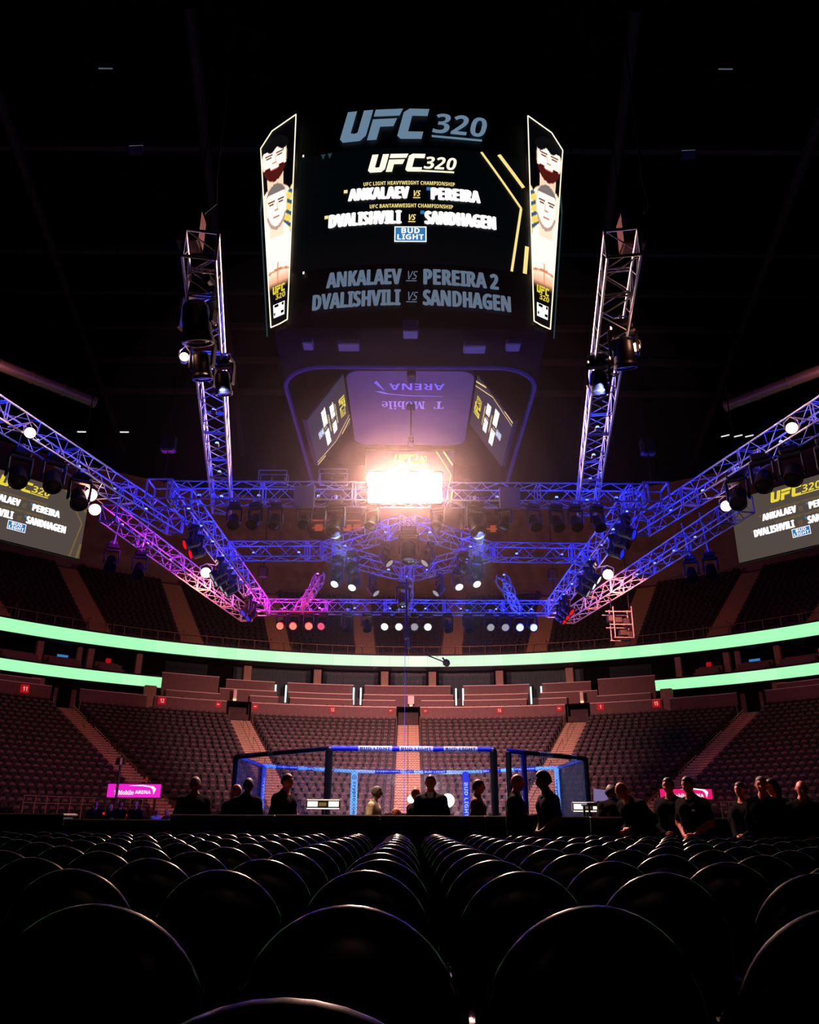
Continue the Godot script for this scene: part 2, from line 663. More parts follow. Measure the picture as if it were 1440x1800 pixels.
func area(called: String, at: Vector3, to: Vector3, size: Vector2, color: Color, energy: float) -> void:
	var l := AreaLight3D.new()
	l.area_size = size
	lamp_common(l, called, color, energy, 150.0)
	l.set("area_range", 150.0)
	l.set("area_attenuation", 2.0)
	aim(l, at, to)


func materials() -> void:
	M.concrete = noisy(mat(Color(0.30, 0.25, 0.24), 0.9), 0.05, 0.7, 0.3)
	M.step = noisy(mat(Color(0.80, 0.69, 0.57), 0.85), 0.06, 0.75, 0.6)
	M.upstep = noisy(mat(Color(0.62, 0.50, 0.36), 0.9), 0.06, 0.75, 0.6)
	M.nosing = mat(Color(0.16, 0.12, 0.10), 0.8)
	M.wall = noisy(mat(Color(0.46, 0.36, 0.34), 0.8), 0.04, 0.85, 0.4)
	M.cap = mat(Color(0.86, 0.78, 0.74), 0.4)
	M.dark = noisy(mat(Color(0.085, 0.08, 0.085), 0.95, 0.0, 0.2), 0.04, 0.6, 0.1)
	M.black = mat(Color(0.035, 0.035, 0.04), 0.6)
	M.matte_black = mat(Color(0.03, 0.03, 0.032), 0.92, 0.0, 0.2)
	M.floor = noisy(mat(Color(0.07, 0.065, 0.065), 0.75, 0.0, 0.3), 0.05, 0.6, 0.5)
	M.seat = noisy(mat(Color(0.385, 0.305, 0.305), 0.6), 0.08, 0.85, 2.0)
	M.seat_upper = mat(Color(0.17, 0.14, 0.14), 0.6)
	M.column = noisy(mat(Color(0.66, 0.56, 0.47), 0.8), 0.04, 0.85, 0.4)
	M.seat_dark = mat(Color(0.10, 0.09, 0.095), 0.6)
	M.steel = mat(Color(0.78, 0.79, 0.82), 0.38, 0.75)
	M.aluminium = mat(Color(0.66, 0.67, 0.70), 0.36, 0.45)
	M.upper_wall = noisy(mat(Color(0.62, 0.52, 0.47), 0.95, 0.0, 0.2), 0.04, 0.6, 0.1)
	M.fixture = mat(Color(0.05, 0.05, 0.055), 0.38)
	M.grey_case = mat(Color(0.36, 0.35, 0.40), 0.55)
	M.vinyl = mat(Color(0.010, 0.010, 0.011), 0.22, 0.0, 0.42)
	M.chair_frame = mat(Color(0.03, 0.03, 0.032), 0.35, 0.4)
	M.cloth = noisy(mat(Color(0.02, 0.02, 0.022), 0.95, 0.0, 0.2), 0.1, 0.6, 3.0)
	M.curtain = mat(Color(0.42, 0.50, 0.50), 0.9)
	M.rail = mat(Color(0.62, 0.52, 0.42), 0.4, 0.5)
	M.red_case = mat(Color(0.30, 0.06, 0.045), 0.7)
	M.canvas = noisy(mat(Color(0.75, 0.75, 0.76), 0.8), 0.06, 0.9, 0.5)
	M.pad_black = mat(Color(0.03, 0.03, 0.035), 0.42)
	M.pad_navy = mat(Color(0.03, 0.045, 0.12), 0.42)
	M.pad_blue = mat(Color(0.04, 0.16, 0.48), 0.42)
	M.pad_royal = mat(Color(0.03, 0.09, 0.75), 0.42)
	M.pad_sky = mat(Color(0.62, 0.84, 0.97), 0.42)
	M.pad_white = mat(Color(0.80, 0.84, 0.95), 0.45)
	M.print_blue = mat(Color(0.02, 0.07, 0.30), 0.5)
	M.print_white = mat(Color(0.92, 0.94, 0.97), 0.5)
	M.wire = mat(Color(0.17, 0.18, 0.22), 0.4)
	M.board_top = mat(Color(0.30, 0.26, 0.24), 0.45)
	M.lid = glow(Color(0.64, 0.56, 0.80), 0.5)
	M.blue_cable = mat(Color(0.12, 0.2, 0.85), 0.5)
	M.beam = mat(Color(0.16, 0.14, 0.14), 0.8)
	M.duct = mat(Color(0.62, 0.56, 0.55), 0.42, 0.5)
	# light that things give off
	M.video_lens = glow(Color(0.92, 0.98, 1.0), 6.0)
	M.dim_tube = glow(Color(0.5, 0.55, 0.62), 0.3)
	M.roof_tube = glow(Color(1, 0.98, 0.96), 0.8)
	M.ribbon = []
	for k in 7:
		M.ribbon.append(glow(Color(lerpf(0.66, 0.96, k / 6.0), 1.0, lerpf(0.74, 0.92, k / 6.0)), 1.0))
	M.led_white = glow(Color(1, 0.99, 0.98), 1.25)
	M.led_gold = glow(Color(1.0, 0.90, 0.55), 1.0)
	M.led_yellow = glow(Color(0.98, 0.90, 0.25), 0.85)
	M.led_cream = glow(Color(1.0, 0.97, 0.84), 1.25)
	M.led_blue = glow(Color(0.20, 0.52, 0.80), 0.8)
	M.led_navy = glow(Color(0.012, 0.03, 0.042), 0.55)
	M.led_dim = glow(Color(0.16, 0.28, 0.30), 0.7)
	M.led_grey = glow(Color(0.36, 0.32, 0.29), 0.75)
	M.led_slate = glow(Color(0.20, 0.19, 0.22), 0.75)
	M.ring_upper = glow(Color(0.42, 0.53, 0.62), 0.9)
	M.ring_lower = glow(Color(0.42, 0.49, 0.58), 0.75)
	M.led_dull_gold = glow(Color(0.52, 0.42, 0.22), 0.8)
	M.rim_painted_light = glow(Color(0.16, 0.13, 0.62), 0.2)  # dim glow standing in for blue light that falls on the rim
	M.belly = noisy(mat(Color(0.56, 0.47, 0.42), 0.7), 0.03, 0.85, 0.3)
	M.belly_letter = mat(Color(0.95, 0.94, 0.97), 0.6)
	M.led_magenta = glow(Color(0.93, 0.12, 0.80), 1.0)
	M.led_pink = glow(Color(0.95, 0.08, 0.45), 0.9)
	M.exit_red = glow(Color(0.80, 0.06, 0.10), 0.6)
	M.exit_digit = glow(Color(1.0, 0.62, 0.60), 1.0)
	M.strip_white = glow(Color(0.80, 0.95, 0.92), 1.6)
	M.flare = glow(Color(1.0, 0.90, 0.80), 60.0)
	M.blue_bulb = glow(Color(0.35, 0.45, 1.0), 5.0)
	M.pink_bulb = glow(Color(1.0, 0.35, 0.95), 5.0)
	M.lens_white = glow(Color(0.98, 0.95, 0.88), 1.3)
	M.lens_soft = glow(Color(0.80, 0.78, 0.80), 0.55)
	M.lens_dark = mat(Color(0.06, 0.06, 0.09), 0.12, 0.0, 0.8)
	M.lens_warm = glow(Color(1.0, 0.76, 0.58), 1.6)
	M.lens_red2 = glow(Color(1.0, 0.50, 0.42), 1.3)
	M.lens_red = glow(Color(0.95, 0.06, 0.08), 0.9)
	M.lens_pink = glow(Color(1.0, 0.35, 0.50), 0.9)
	M.lens_blue = glow(Color(0.12, 0.18, 1.0), 0.9)
	M.lens_bluewhite = glow(Color(0.72, 0.76, 1.0), 1.8)
	M.lens_hot = glow(Color(1.0, 0.84, 0.72), 14.0)
	M.orange_lit = glow(Color(0.85, 0.36, 0.20), 0.5)


# ---------------- shell of the hall: floor, ceiling and walls with thickness
func arena_shell() -> void:
	var fl := MB.new()
	fl.box(Vector3(0, -0.25, -40), Vector3(130, 0.5, 124))
	struct("floor", fl, M.floor)
	var ce := MB.new()
	ce.box(Vector3(0, 44.4, -40), Vector3(130, 0.8, 124))
	struct("ceiling", ce, M.dark)
	for w in [["wall_far", Vector3(0, 22, -102.4), Vector3(130, 45, 0.8)], ["wall_near", Vector3(0, 22, 22.4), Vector3(130, 45, 0.8)], ["wall_left", Vector3(-65.4, 22, -40), Vector3(0.8, 45, 125.6)], ["wall_right", Vector3(65.4, 22, -40), Vector3(0.8, 45, 125.6)]]:
		var m := MB.new()
		m.box(w[1], w[2])
		struct(w[0], m, M.matte_black if w[0] == "wall_near" else M.dark)


const ROWS := 22
const ROW_R := 18.0
const ROW_P := 0.857
const ROW_H := 0.80
const ROW_S := 0.359
const AISLES := [-43.3, -22.0, 0.0, 22.0, 43.3]


# ---------------- lower bowl: stepped floor, stairs, railings, seats
func lower_bowl() -> void:
	var t := MB.new()
	var c := 74.0
	arc(t, Vector2(ROW_R - 0.45, 0), Vector2(ROW_R - 0.45, ROW_H), -c, c, Vector2(-1, 0))
	for i in ROWS:
		var r := ROW_R - 0.45 + i * ROW_P
		var h := ROW_H + i * ROW_S
		arc(t, Vector2(r, h), Vector2(r + ROW_P, h), -c, c, Vector2(0, 1))
		if i < ROWS - 1:
			arc(t, Vector2(r + ROW_P, h), Vector2(r + ROW_P, h + ROW_S), -c, c, Vector2(-1, 0))
	var rt := ROW_R - 0.45 + ROWS * ROW_P
	for s in [-c, c]:
		var a := deg_to_rad(s)
		t.quad(bp(ROW_R - 0.45, 0, s), bp(rt, 0, s), bp(rt, ROW_H + (ROWS - 1) * ROW_S, s), bp(ROW_R - 0.45, ROW_H, s), Vector3(cos(a), 0, sin(a)) * signf(s))
	struct("floor_lower_terrace", t, M.concrete)
	# stairs: two steps to a row, each a piece of its own
	var names := ["left flank", "left of the cage", "straight behind the cage", "right of the cage", "right flank"]
	for q in AISLES.size():
		var th: float = AISLES[q]
		var st := thing("aisle_stairs", "pale concrete aisle stairs up the lower seating bowl, %s" % names[q], "stairs", bp(ROW_R, 0, th), -deg_to_rad(th), "lower bowl stairs")
		var half := MB.new()
		half.box(Vector3(0, 0.09, 0), Vector3(1.72, 0.18, 0.425), Basis(), 0.02)
		var half_mesh := half.mesh(M.step)
		var nose := MB.new()
		nose.box(Vector3(0, 0, 0), Vector3(1.72, 0.03, 0.05))
		var nose_mesh := nose.mesh(M.nosing)
		for i in ROWS:
			for k in 2:
				var o := MeshInstance3D.new()
				o.mesh = half_mesh
				o.name = "stair_step"
				st.add_child(o, true)
				o.position = Vector3(0, ROW_H + i * ROW_S - (0.18 if k == 0 else 0.0) + 0.004, 0.266 - i * ROW_P - k * 0.4285)
				var e := MeshInstance3D.new()
				e.mesh = nose_mesh
				e.name = "nosing"
				o.add_child(e, true)
				e.position = Vector3(0, 0.17, 0.2)
		for i in range(1, ROWS - 1, 5):
			var hr := MB.new()
			var a := Vector3(0, ROW_H + i * ROW_S, -i * ROW_P)
			var b := Vector3(0, ROW_H + (i + 3) * ROW_S, -(i + 3) * ROW_P)
			hr.path([a, a + Vector3(0, 0.9, 0), b + Vector3(0, 0.9, 0), b], 0.022, 6)
			obj("handrail", hr, M.rail, st)
		var posts := MB.new()
		for s in [-0.95, 0.95]:
			var a := Vector3(s, ROW_H + (ROWS - 1.5) * ROW_S, -(ROWS - 1.5) * ROW_P)
			posts.path([a, a + Vector3(0, 1.0, 0), a + Vector3(0, 1.0, -0.9), a + Vector3(0, 0.2, -0.9)], 0.03, 6)
		obj("landing_rail", posts, M.rail, st)
	# railing along the foot of the bowl
	for s in [-1.0, 1.0]:
		var rl := MB.new()
		for y in [0.95, 1.25]:
			var pts := []
			for k in 13:
				pts.append(bp(ROW_R - 0.5, ROW_H + y, s * (46.0 + k * 2.3)))
			rl.path(pts, 0.02, 5)
		for k in 13:
			var th: float = s * (46.0 + k * 2.3)
			rl.tube(bp(ROW_R - 0.5, ROW_H - 0.2, th), bp(ROW_R - 0.5, ROW_H + 1.25, th), 0.02, -1.0, 5)
		var ro := obj("guard_rail", rl, M.rail)
		tag(ro, "thin metal guard rail along the foot of the %s flank seats" % ("left" if s < 0 else "right"), "railing")
	# seats: one with parts, copies of it for the ones that show largest, the rest one mass
	var proto := Node3D.new()
	proto.name = numbered("arena_seat")
	add_child(proto)
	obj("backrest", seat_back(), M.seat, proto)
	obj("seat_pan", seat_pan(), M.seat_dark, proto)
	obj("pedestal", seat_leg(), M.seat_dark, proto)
	var spots := []
	for i in ROWS:
		var r := ROW_R + i * ROW_P
		var h := ROW_H + i * ROW_S
		for q in AISLES.size() + 1:
			var gap := rad_to_deg(0.98 / r)
			var a0: float = AISLES[q - 1] + gap if q > 0 else -73.0
			var a1: float = AISLES[q] - gap if q < AISLES.size() else 73.0
			var n := int(deg_to_rad(a1 - a0) * r / 0.51)
			for k in n:
				spots.append([bowl_xf(r, h, lerpf(a0, a1, (k + 0.5) / n)), i, q, k])
	var seen := []
	var rest := []
	for e in spots:
		var p: Vector3 = e[0].origin
		var px := p.x / -p.z
		if absf(px) < 0.47 and p.y > 2.3 and p.y < 3.9 and absf(p.x) > 5.2:
			seen.append(e)
		else:
			rest.append(e)
	seen.sort_custom(func(a, b): return a[0].origin.length_squared() < b[0].origin.length_squared())
	while seen.size() > 296:
		rest.append(seen.pop_back())
	var blocks := ["far left block", "left flank block", "inner left block", "inner right block", "right flank block", "far right block"]
	var first := true
	for e in seen:
		var lab: String = "dark seat, %s row up, %s, %s from its left end" % [ORD[e[1]], blocks[e[2]], ORD[e[3]]]
		if first:
			proto.transform = e[0]
			tag(proto, lab, "seat", "seats of the lower bowl")
			first = false
		else:
			dup(proto, e[0], lab, "seats of the lower bowl")
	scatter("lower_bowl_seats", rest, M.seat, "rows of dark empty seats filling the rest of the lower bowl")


func scatter(called: String, spots: Array, m: Material, label: String) -> void:
	var one := MB.new()
	for part in [seat_pan(), seat_leg()]:
		var base := one.v.size()
		one.v.append_array(part.v)
		one.n.append_array(part.n)
		one.u.append_array(part.u)
		for i in part.ix:
			one.ix.append(base + i)
	var mm := MultiMesh.new()
	mm.transform_format = MultiMesh.TRANSFORM_3D
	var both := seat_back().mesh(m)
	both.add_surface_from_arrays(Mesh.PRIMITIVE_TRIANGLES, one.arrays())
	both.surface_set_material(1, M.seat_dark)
	mm.mesh = both
	mm.instance_count = spots.size()
	for i in spots.size():
		mm.set_instance_transform(i, spots[i][0])
	var o := MultiMeshInstance3D.new()
	o.multimesh = mm
	o.name = numbered(called)
	add_child(o)
	o.set_meta("kind", "stuff")
	o.set_meta("label", label)
	o.set_meta("category", "seating")


# seat parts; the seat looks along local +z, the floor of its row at y 0
func seat_back() -> MB:
	var m := MB.new()
	var front := []
	var rear := []
	for j in 7:
		var y := j / 6.0
		var hw := 0.205 * (1.0 - 0.55 * pow(y, 3.5))
		var f := []
		var b := []
		for i in 7:
			var x := (i / 6.0 - 0.5) * 2.0
			var bow := 0.03 * x * x
			f.append(Vector3(x * hw, 0.42 + 0.44 * y, -0.13 - 0.10 * y + bow))
			b.append(Vector3(x * hw, 0.42 + 0.44 * y, -0.17 - 0.11 * y + bow))
		front.append(f)
		rear.append(b)
	m.sheet(front, -1.0)
	m.sheet(rear, 1.0)
	for j in 6:
		for i in [0, 6]:
			m.quad(front[j][i], rear[j][i], rear[j + 1][i], front[j + 1][i], Vector3(-1 if i == 0 else 1, 0.3, 0))
	for i in 6:
		m.quad(front[6][i], front[6][i + 1], rear[6][i + 1], rear[6][i], Vector3.UP)
	return m


func seat_pan() -> MB:
	var m := MB.new()
	m.box(Vector3(0, 0.55, -0.06), Vector3(0.42, 0.36, 0.07), Basis(Vector3.RIGHT, -0.22), 0.03)
	for s in [-1, 1]:
		m.box(Vector3(s * 0.245, 0.62, -0.05), Vector3(0.04, 0.035, 0.30), Basis(), 0.012)
	return m


func seat_leg() -> MB:
	var m := MB.new()
	for s in [-1, 1]:
		m.box(Vector3(s * 0.24, 0.3, -0.14), Vector3(0.04, 0.6, 0.07))
	return m


# ---------------- loges behind the lower bowl, suites, the lit ribbons
func loge_wall(label: String, r: float, h0: float, h1: float, t0: float, t1: float) -> void:
	var o := Node3D.new()
	o.name = numbered("loge_wall")
	add_child(o)
	tag(o, label, "low wall")
	var m := MB.new()
	arc_wall(m, r, 0.14, h0, h1, t0, t1)
	obj("parapet", m, M.wall, o)
	var c := MB.new()
	arc_wall(c, r - 0.02, 0.18, h1, h1 + 0.05, t0, t1)
	obj("coping", c, M.cap, o)


func suites() -> void:
	# floors of the three loge tiers, then the suite floor and the wall behind
	var fl := MB.new()
	var c := 76.0
	var steps := [Vector2(35.9, 8.34), Vector2(36.75, 8.34), Vector2(36.75, 9.1), Vector2(37.75, 9.1), Vector2(37.75, 9.75), Vector2(38.75, 9.75), Vector2(38.75, 10.45), Vector2(40.15, 10.45), Vector2(40.15, 11.2), Vector2(44.0, 11.2)]
	for i in steps.size() - 1:
		var up: bool = steps[i].x == steps[i + 1].x
		arc(fl, steps[i], steps[i + 1], -31.5, 31.5, Vector2(-1, 0) if up else Vector2(0, 1))
	for s in [-1.0, 1.0]:
		arc(fl, Vector2(35.9, 8.34), Vector2(44.0, 8.34), s * 31.5, s * c, Vector2(0, 1))
		arc(fl, Vector2(37.5, 11.68), Vector2(44.0, 11.68), s * 31.5, s * c, Vector2(0, 1))
		arc(fl, Vector2(37.5, 10.84), Vector2(44.0, 10.84), s * 31.5, s * c, Vector2(0, -1))
		fl.quad(bp(36.6, 8.3, s * 31.5), bp(44, 8.3, s * 31.5), bp(44, 11.7, s * 31.5), bp(38.2, 11.7, s * 31.5), Vector3(s, 0, 0))
	struct("floor_loge_tiers", fl, M.concrete)
	var bw := MB.new()
	arc_wall(bw, 44.0, 0.4, 0.0, 16.0, -c, c)
	struct("wall_concourse", bw, M.dark)
	var sf := MB.new()
	arc(sf, Vector2(39.3, 13.95), Vector2(44.2, 14.25), -c, c, Vector2(0, -1))
	struct("ceiling_suite_soffit", sf, M.seat_dark)
	# front walls of the loges; gaps are the tunnel mouths and the steps between boxes
	var sides := ["left", "right"]
	for k in 2:
		var s := -1.0 if k == 0 else 1.0
		var sd: String = sides[k]
		loge_wall("low tan wall with red section signs, in front of the loges between the middle tunnel and the %s tunnel" % sd, 36.6, 8.3, 10.03, s * 1.6, s * 20.8)
		loge_wall("low tan wall in front of the loges beyond the %s tunnel mouth" % sd, 36.6, 8.3, 10.03, s * 23.5, s * 32.6)
		loge_wall("plain tan wall at the top of the %s flank seats" % sd, 36.6, 8.3, 10.03, s * 33.5, s * 42.3)
		loge_wall("tan wall beyond the %s flank stairs, topmost" % sd, 37.4, 8.3, 10.5, s * 45.5, s * 70.0)
		loge_wall("tan wall with ledge beyond the %s flank stairs" % sd, 36.6, 8.3, 10.0, s * 43.9, s * 62.0)
		loge_wall("second tier loge wall above the %s tunnel's outer side" % sd, 37.6, 9.1, 10.72, s * 24.3, s * 30.9)
		loge_wall("second tier loge wall just inside the %s tunnel" % sd, 37.6, 9.1, 10.72, s * 16.9, s * 20.5)
		loge_wall("second tier loge wall in the middle of the %s block" % sd, 37.6, 9.1, 10.72, s * 7.2, s * 15.4)
		loge_wall("second tier loge wall beside the middle tunnel, %s half" % sd, 37.6, 9.1, 10.72, s * 1.7, s * 6.0)
		loge_wall("third tier loge wall above the %s tunnel" % sd, 38.6, 9.7, 11.33, s * 16.9, s * 24.1)
		loge_wall("third tier loge wall in the middle of the %s block" % sd, 38.6, 9.7, 11.33, s * 7.2, s * 15.4)
		loge_wall("topmost loge wall above the %s tunnel" % sd, 40.0, 10.4, 12.33, s * 17.0, s * 23.0)
		loge_wall("topmost loge wall in the middle of the %s block" % sd, 40.0, 10.4, 12.33, s * 7.0, s * 15.4)
		loge_wall("tall tan end panel of the loges beside the %s lower ribbon" % sd, 38.4, 10.4, 12.2, s * 24.3, s * 31.3)
		# lit edges of the steps between the boxes
		for q in [[16.9, "outer edge", "outer"], [15.6, "inner edge", "outer"], [7.0, "outer edge", "inner"], [6.1, "inner edge", "inner"]]:
			var p := MB.new()
			p.box(Vector3.ZERO, Vector3(0.14, 1.5, 0.08), Basis(), 0.02)
			var o := obj("step_light", p, M.strip_white)
			o.transform = bowl_xf(39.7, 11.35, s * q[0])
			tag(o, "bright upright light strip at the %s of the %s %s loge steps" % [q[1], sd, q[2]], "light")
		# columns under the upper ribbon
		for q in [[3.0, 42.4, 11.2, 0.7], [11.4, 42.4, 11.2, 0.7], [20.0, 42.4, 11.2, 0.7], [33.2, 41.2, 11.68, 0.5], [38.6, 41.4, 11.68, 0.5], [39.8, 41.4, 11.68, 0.4], [44.2, 41.2, 11.68, 0.5], [49.3, 41.2, 11.68, 0.5]]:
			var m := MB.new()
			m.box(Vector3(0, (14.0 - q[2]) / 2.0, 0), Vector3(q[3], 14.0 - q[2], q[3]), Basis(), 0.04)
			var o := struct("column", m, M.column)
			o.transform = bowl_xf(q[1], q[2], s * q[0])
		for q in [[33.0, 37.2, 8.34, 0.9], [45.2, 38.6, 8.34, 1.0]]:
			var m := MB.new()
			m.box(Vector3(0, 1.27, 0), Vector3(q[3], 2.54, 0.5), Basis(), 0.04)
			var o := struct("column", m, M.column)
			o.transform = bowl_xf(q[1], q[2], s * q[0])
		# suites above the lower ribbon: sofas in two rows, a lit screen, an exit light
		for q in [[35.8, 38.4], [40.6, 44.0], [45.2, 49.0]]:
			for row in 2:
				var sofa := thing("lounge_sofa", "low brown sofa in the %s suite above the %s lower ribbon, %s row" % [["inner", "middle", "outer"][[35.8, 40.6, 45.2].find(q[0])], sd, ["front", "back"][row]], "sofa", Vector3.ZERO)
				var a := MB.new()
				var r := 38.5 + row * 1.1
				arc_wall(a, r, 0.7, 11.68 + row * 0.3, 12.12 + row * 0.3, s * q[0], s * q[1])
				obj("seat", a, M.wall, sofa)
				var b := MB.new()
				arc_wall(b, r + 0.7, 0.25, 11.68 + row * 0.3, 12.55 + row * 0.3, s * q[0], s * q[1])
				obj("backrest", b, M.wall, sofa)
		var tv := thing("wall_screen", "small blue lit screen at the back of the %s suites" % sd, "screen", Vector3.ZERO)
		tv.transform = bowl_xf(42.2, 13.1, s * 41.2)
		var tm := MB.new()
		tm.box(Vector3.ZERO, Vector3(1.0, 0.7, 0.08), Basis(), 0.02)
		obj("casing", tm, M.black, tv)
		var tf := MB.new()
		tf.box(Vector3(0, 0, 0.05), Vector3(0.86, 0.56, 0.02))
		obj("screen_face", tf, M.led_blue, tv)
		for q in [[37.0, "inner"], [49.2, "outer"]]:
			var ex := MB.new()
			ex.box(Vector3.ZERO, Vector3(0.42, 0.36, 0.14), Basis(), 0.05)
			var o := obj("exit_light", ex, M.exit_red)
			o.transform = bowl_xf(40.2, 13.0, s * q[0])
			tag(o, "small red exit light in the %s suites, %s one" % [sd, q[1]], "light")
	loge_wall("third tier loge wall over the middle tunnel", 38.6, 9.7, 11.33, -5.8, 5.8)
	loge_wall("topmost loge wall over the middle tunnel", 40.0, 10.4, 12.33, -5.6, 5.4)
	# dark tunnel mouths
	for q in [[0.0, "middle"], [-22.1, "left"], [22.1, "right"], [-43.1, "far left"], [43.1, "far right"]]:
		var t := MB.new()
		var w := 1.7
		for e in [[Vector3(-w / 2 - 0.06, 0.85, -1.0), Vector3(0.12, 1.75, 2.4)], [Vector3(w / 2 + 0.06, 0.85, -1.0), Vector3(0.12, 1.75, 2.4)], [Vector3(0, 1.66, -1.0), Vector3(w, 0.12, 2.2)], [Vector3(0, 0.8, -2.1), Vector3(w, 1.7, 0.1)]]:
			t.box(e[0], e[1])
		var o := struct("trim_tunnel", t, M.matte_black)
		o.transform = bowl_xf(36.5, 8.34, q[0])
	# lit lamp and panel over the middle tunnel and the bracket lamps over the outer ones
	for q in [[0.35, "middle"], [-22.6, "left"], [22.6, "right"]]:
		var t := thing("tunnel_lamp", "small lamp bracket over the %s tunnel mouth" % q[1], "lamp", Vector3.ZERO)
		t.transform = bowl_xf(36.9, 10.25, q[0])
		var a := MB.new()
		a.box(Vector3(0, 0.45, 0), Vector3(0.55 if q[0] == 0.35 else 0.28, 0.7, 0.2), Basis(), 0.03)
		obj("panel", a, M.cap, t)
		var b := MB.new()
		b.lathe([Vector2(0, -0.1), Vector2(0.12, -0.08), Vector2(0.16, 0.05), Vector2(0, 0.06)], 12)
		obj("bulb", b, M.lens_warm, t)
	# glass fronts with hanging curtains at the back of the loges
	for q in [[-29.5, -24.6, 0], [-21.5, -12.2, 1], [-10.6, -3.8, 1], [-2.2, 2.2, 1], [3.8, 10.6, 1], [12.2, 21.5, 1], [24.6, 29.5, 0]]:
		var gl := MB.new()
		arc_wall(gl, 43.0, 0.04, 11.2, 14.0, q[0], q[1])
		var g := mat(Color(0.25, 0.32, 0.34, 0.25), 0.08)
		g.transparency = BaseMaterial3D.TRANSPARENCY_ALPHA
		struct("window_loge", gl, g)
		if q[2] == 1:
			var cu := MB.new()
			var a := []
			var b := []
			var n := int((q[1] - q[0]) * 12)
			for k in n + 1:
				var th := lerpf(q[0] + 0.5, q[1] - 0.5, float(k) / n)
				var r := 43.4 + 0.07 * sin(k * 1.7) + 0.04 * sin(k * 0.61)
				a.append(bp(r, 11.25, th))
				b.append(bp(r, 14.0, th))
			cu.sheet([a, b], 1.0)
			var o := obj("hanging_curtain", cu, M.curtain)
			tag(o, "pleated grey green curtain behind the loge glass, %s" % {-21.5: "left outer bay", -10.6: "left inner bay", -2.2: "middle bay", 3.8: "right inner bay", 12.2: "right outer bay"}[q[0]], "curtain")
	# chairs of the loges: only their backs show over the walls
	var ch := thing("loge_chair", "", "chair", Vector3.ZERO)
	var cb := MB.new()
	var rows := []
	for j in 6:
		var y := j / 5.0
		var hw := 0.26 * sqrt(maxf(0.02, 1.0 - pow(y, 3.0)))
		var f := []
		for i in 10:
			var t := TAU * i / 10
			f.append(Vector3(cos(t) * hw, 0.5 + 0.62 * y, 0.05 * sin(t) - 0.1 * y))
		rows.append(f)
	cb.sheet(rows, 1.0, true)
	obj("backrest", cb, M.black, ch)
	var cs := MB.new()
	cs.box(Vector3(0, 0.46, -0.24), Vector3(0.5, 0.1, 0.5), Basis(), 0.04)
	obj("seat", cs, M.black, ch)
	var cl := MB.new()
	cl.lathe([Vector2(0.24, 0.0), Vector2(0.24, 0.03), Vector2(0.04, 0.05), Vector2(0.04, 0.42), Vector2(0.0, 0.42)], 10)
	obj("pedestal", cl, M.chair_frame, ch)
	var tiers := [[37.28, 8.98 + 0.12, 2.4, 2.05, "front tier"], [38.28, 9.62, 2.2, 2.25, "second tier"], [39.3, 10.32, 2.6, 3.3, "third tier"]]
	var started := false
	for q in tiers:
		for s in [-1.0, 1.0]:
			var k := 0
			var th: float = q[2]
			while th < 30.5:
				var ok := true
				for gp in [[6.0, 7.3], [15.3, 17.0], [20.4, 24.6]]:
					if th > gp[0] - 0.3 and th < gp[1] + 0.3:
						ok = false
				if ok:
					var lab := "black loge chair back, %s, %s from the middle on the %s" % [q[4], ORD[k], "left" if s < 0 else "right"]
					var xf := bowl_xf(q[0], q[1], s * th)
					xf.basis = xf.basis * Basis(Vector3.UP, PI)
					if not started:
						ch.transform = xf
						ch.set_meta("label", lab)
						ch.set_meta("group", "lounge chairs in the loges")
						started = true
					else:
						dup(ch, xf, lab, "lounge chairs in the loges")
					k += 1
				th += q[3]
	# red section signs on the walls
	var signs := [[-47.6, "11", 0.6, 36.5, 9.6, "reading 11 beyond the left flank stairs"], [-31.7, "12", 0.6, 36.5, 9.72, "reading 12 by the end of the left lower ribbon"], [-24.7, "", 0.5, 36.5, 9.72, "with a pictogram, on the outer side of the left tunnel"], [-20.0, "", 0.5, 36.5, 9.72, "with a pictogram, on the inner side of the left tunnel"], [-10.0, "13", 0.56, 36.5, 9.72, "reading 13 midway between the left and middle tunnels"], [-2.3, "", 0.46, 36.5, 9.72, "with a pictogram, just left of the middle tunnel"], [2.3, "", 0.46, 36.5, 9.72, "with a pictogram, just right of the middle tunnel"], [12.0, "14", 0.56, 36.5, 9.72, "reading 14 midway between the middle and right tunnels"], [19.8, "", 0.5, 36.5, 9.72, "with a pictogram, on the inner side of the right tunnel"], [25.0, "1", 0.56, 36.5, 9.72, "with one upright digit, on the outer side of the right tunnel"], [31.9, "15", 0.6, 36.5, 9.72, "reading 15 by the end of the right lower ribbon"]]
	for q in signs:
		var what: String = q[5]
		var sg := thing("section_sign", "red section sign " + what, "sign", Vector3.ZERO, 0.0, "red section signs")
		sg.transform = bowl_xf(q[3], q[4], q[0])
		var p := MB.new()
		p.box(Vector3.ZERO, Vector3(q[2], q[2] * 0.95, 0.09), Basis(), 0.03)
		obj("plate", p, M.exit_red, sg)
		var d := MB.new()
		var fr := flat_frame(Transform3D())
		if q[1] != "":
			put_text(d, q[1], "sans_bold", fr, 0, 0, q[2] * (0.5 if q[1].length() > 1 else 0.2), q[2] * 0.5, 0.0, 0.06)
		else:
			put_rect(d, fr, 0, 0.02, q[2] * 0.3, q[2] * 0.12, 0.0, 0.06)
			put_poly(d, [Vector2(0, 0.5), Vector2(1, 0), Vector2(1, 1)], fr, -q[2] * 0.2, 0.02, q[2] * 0.16, q[2] * 0.3, 0.0, 0.06)
		obj("digits" if q[1] != "" else "pictogram", d, M.exit_digit, sg)
	# ribbons: LED bands made of cabinets
	ribbon("upper_ribbon_display", "long pale green LED ribbon round the bowl under the upper deck", 39.2, 13.95, 14.9, -74.0, 74.0, 60)
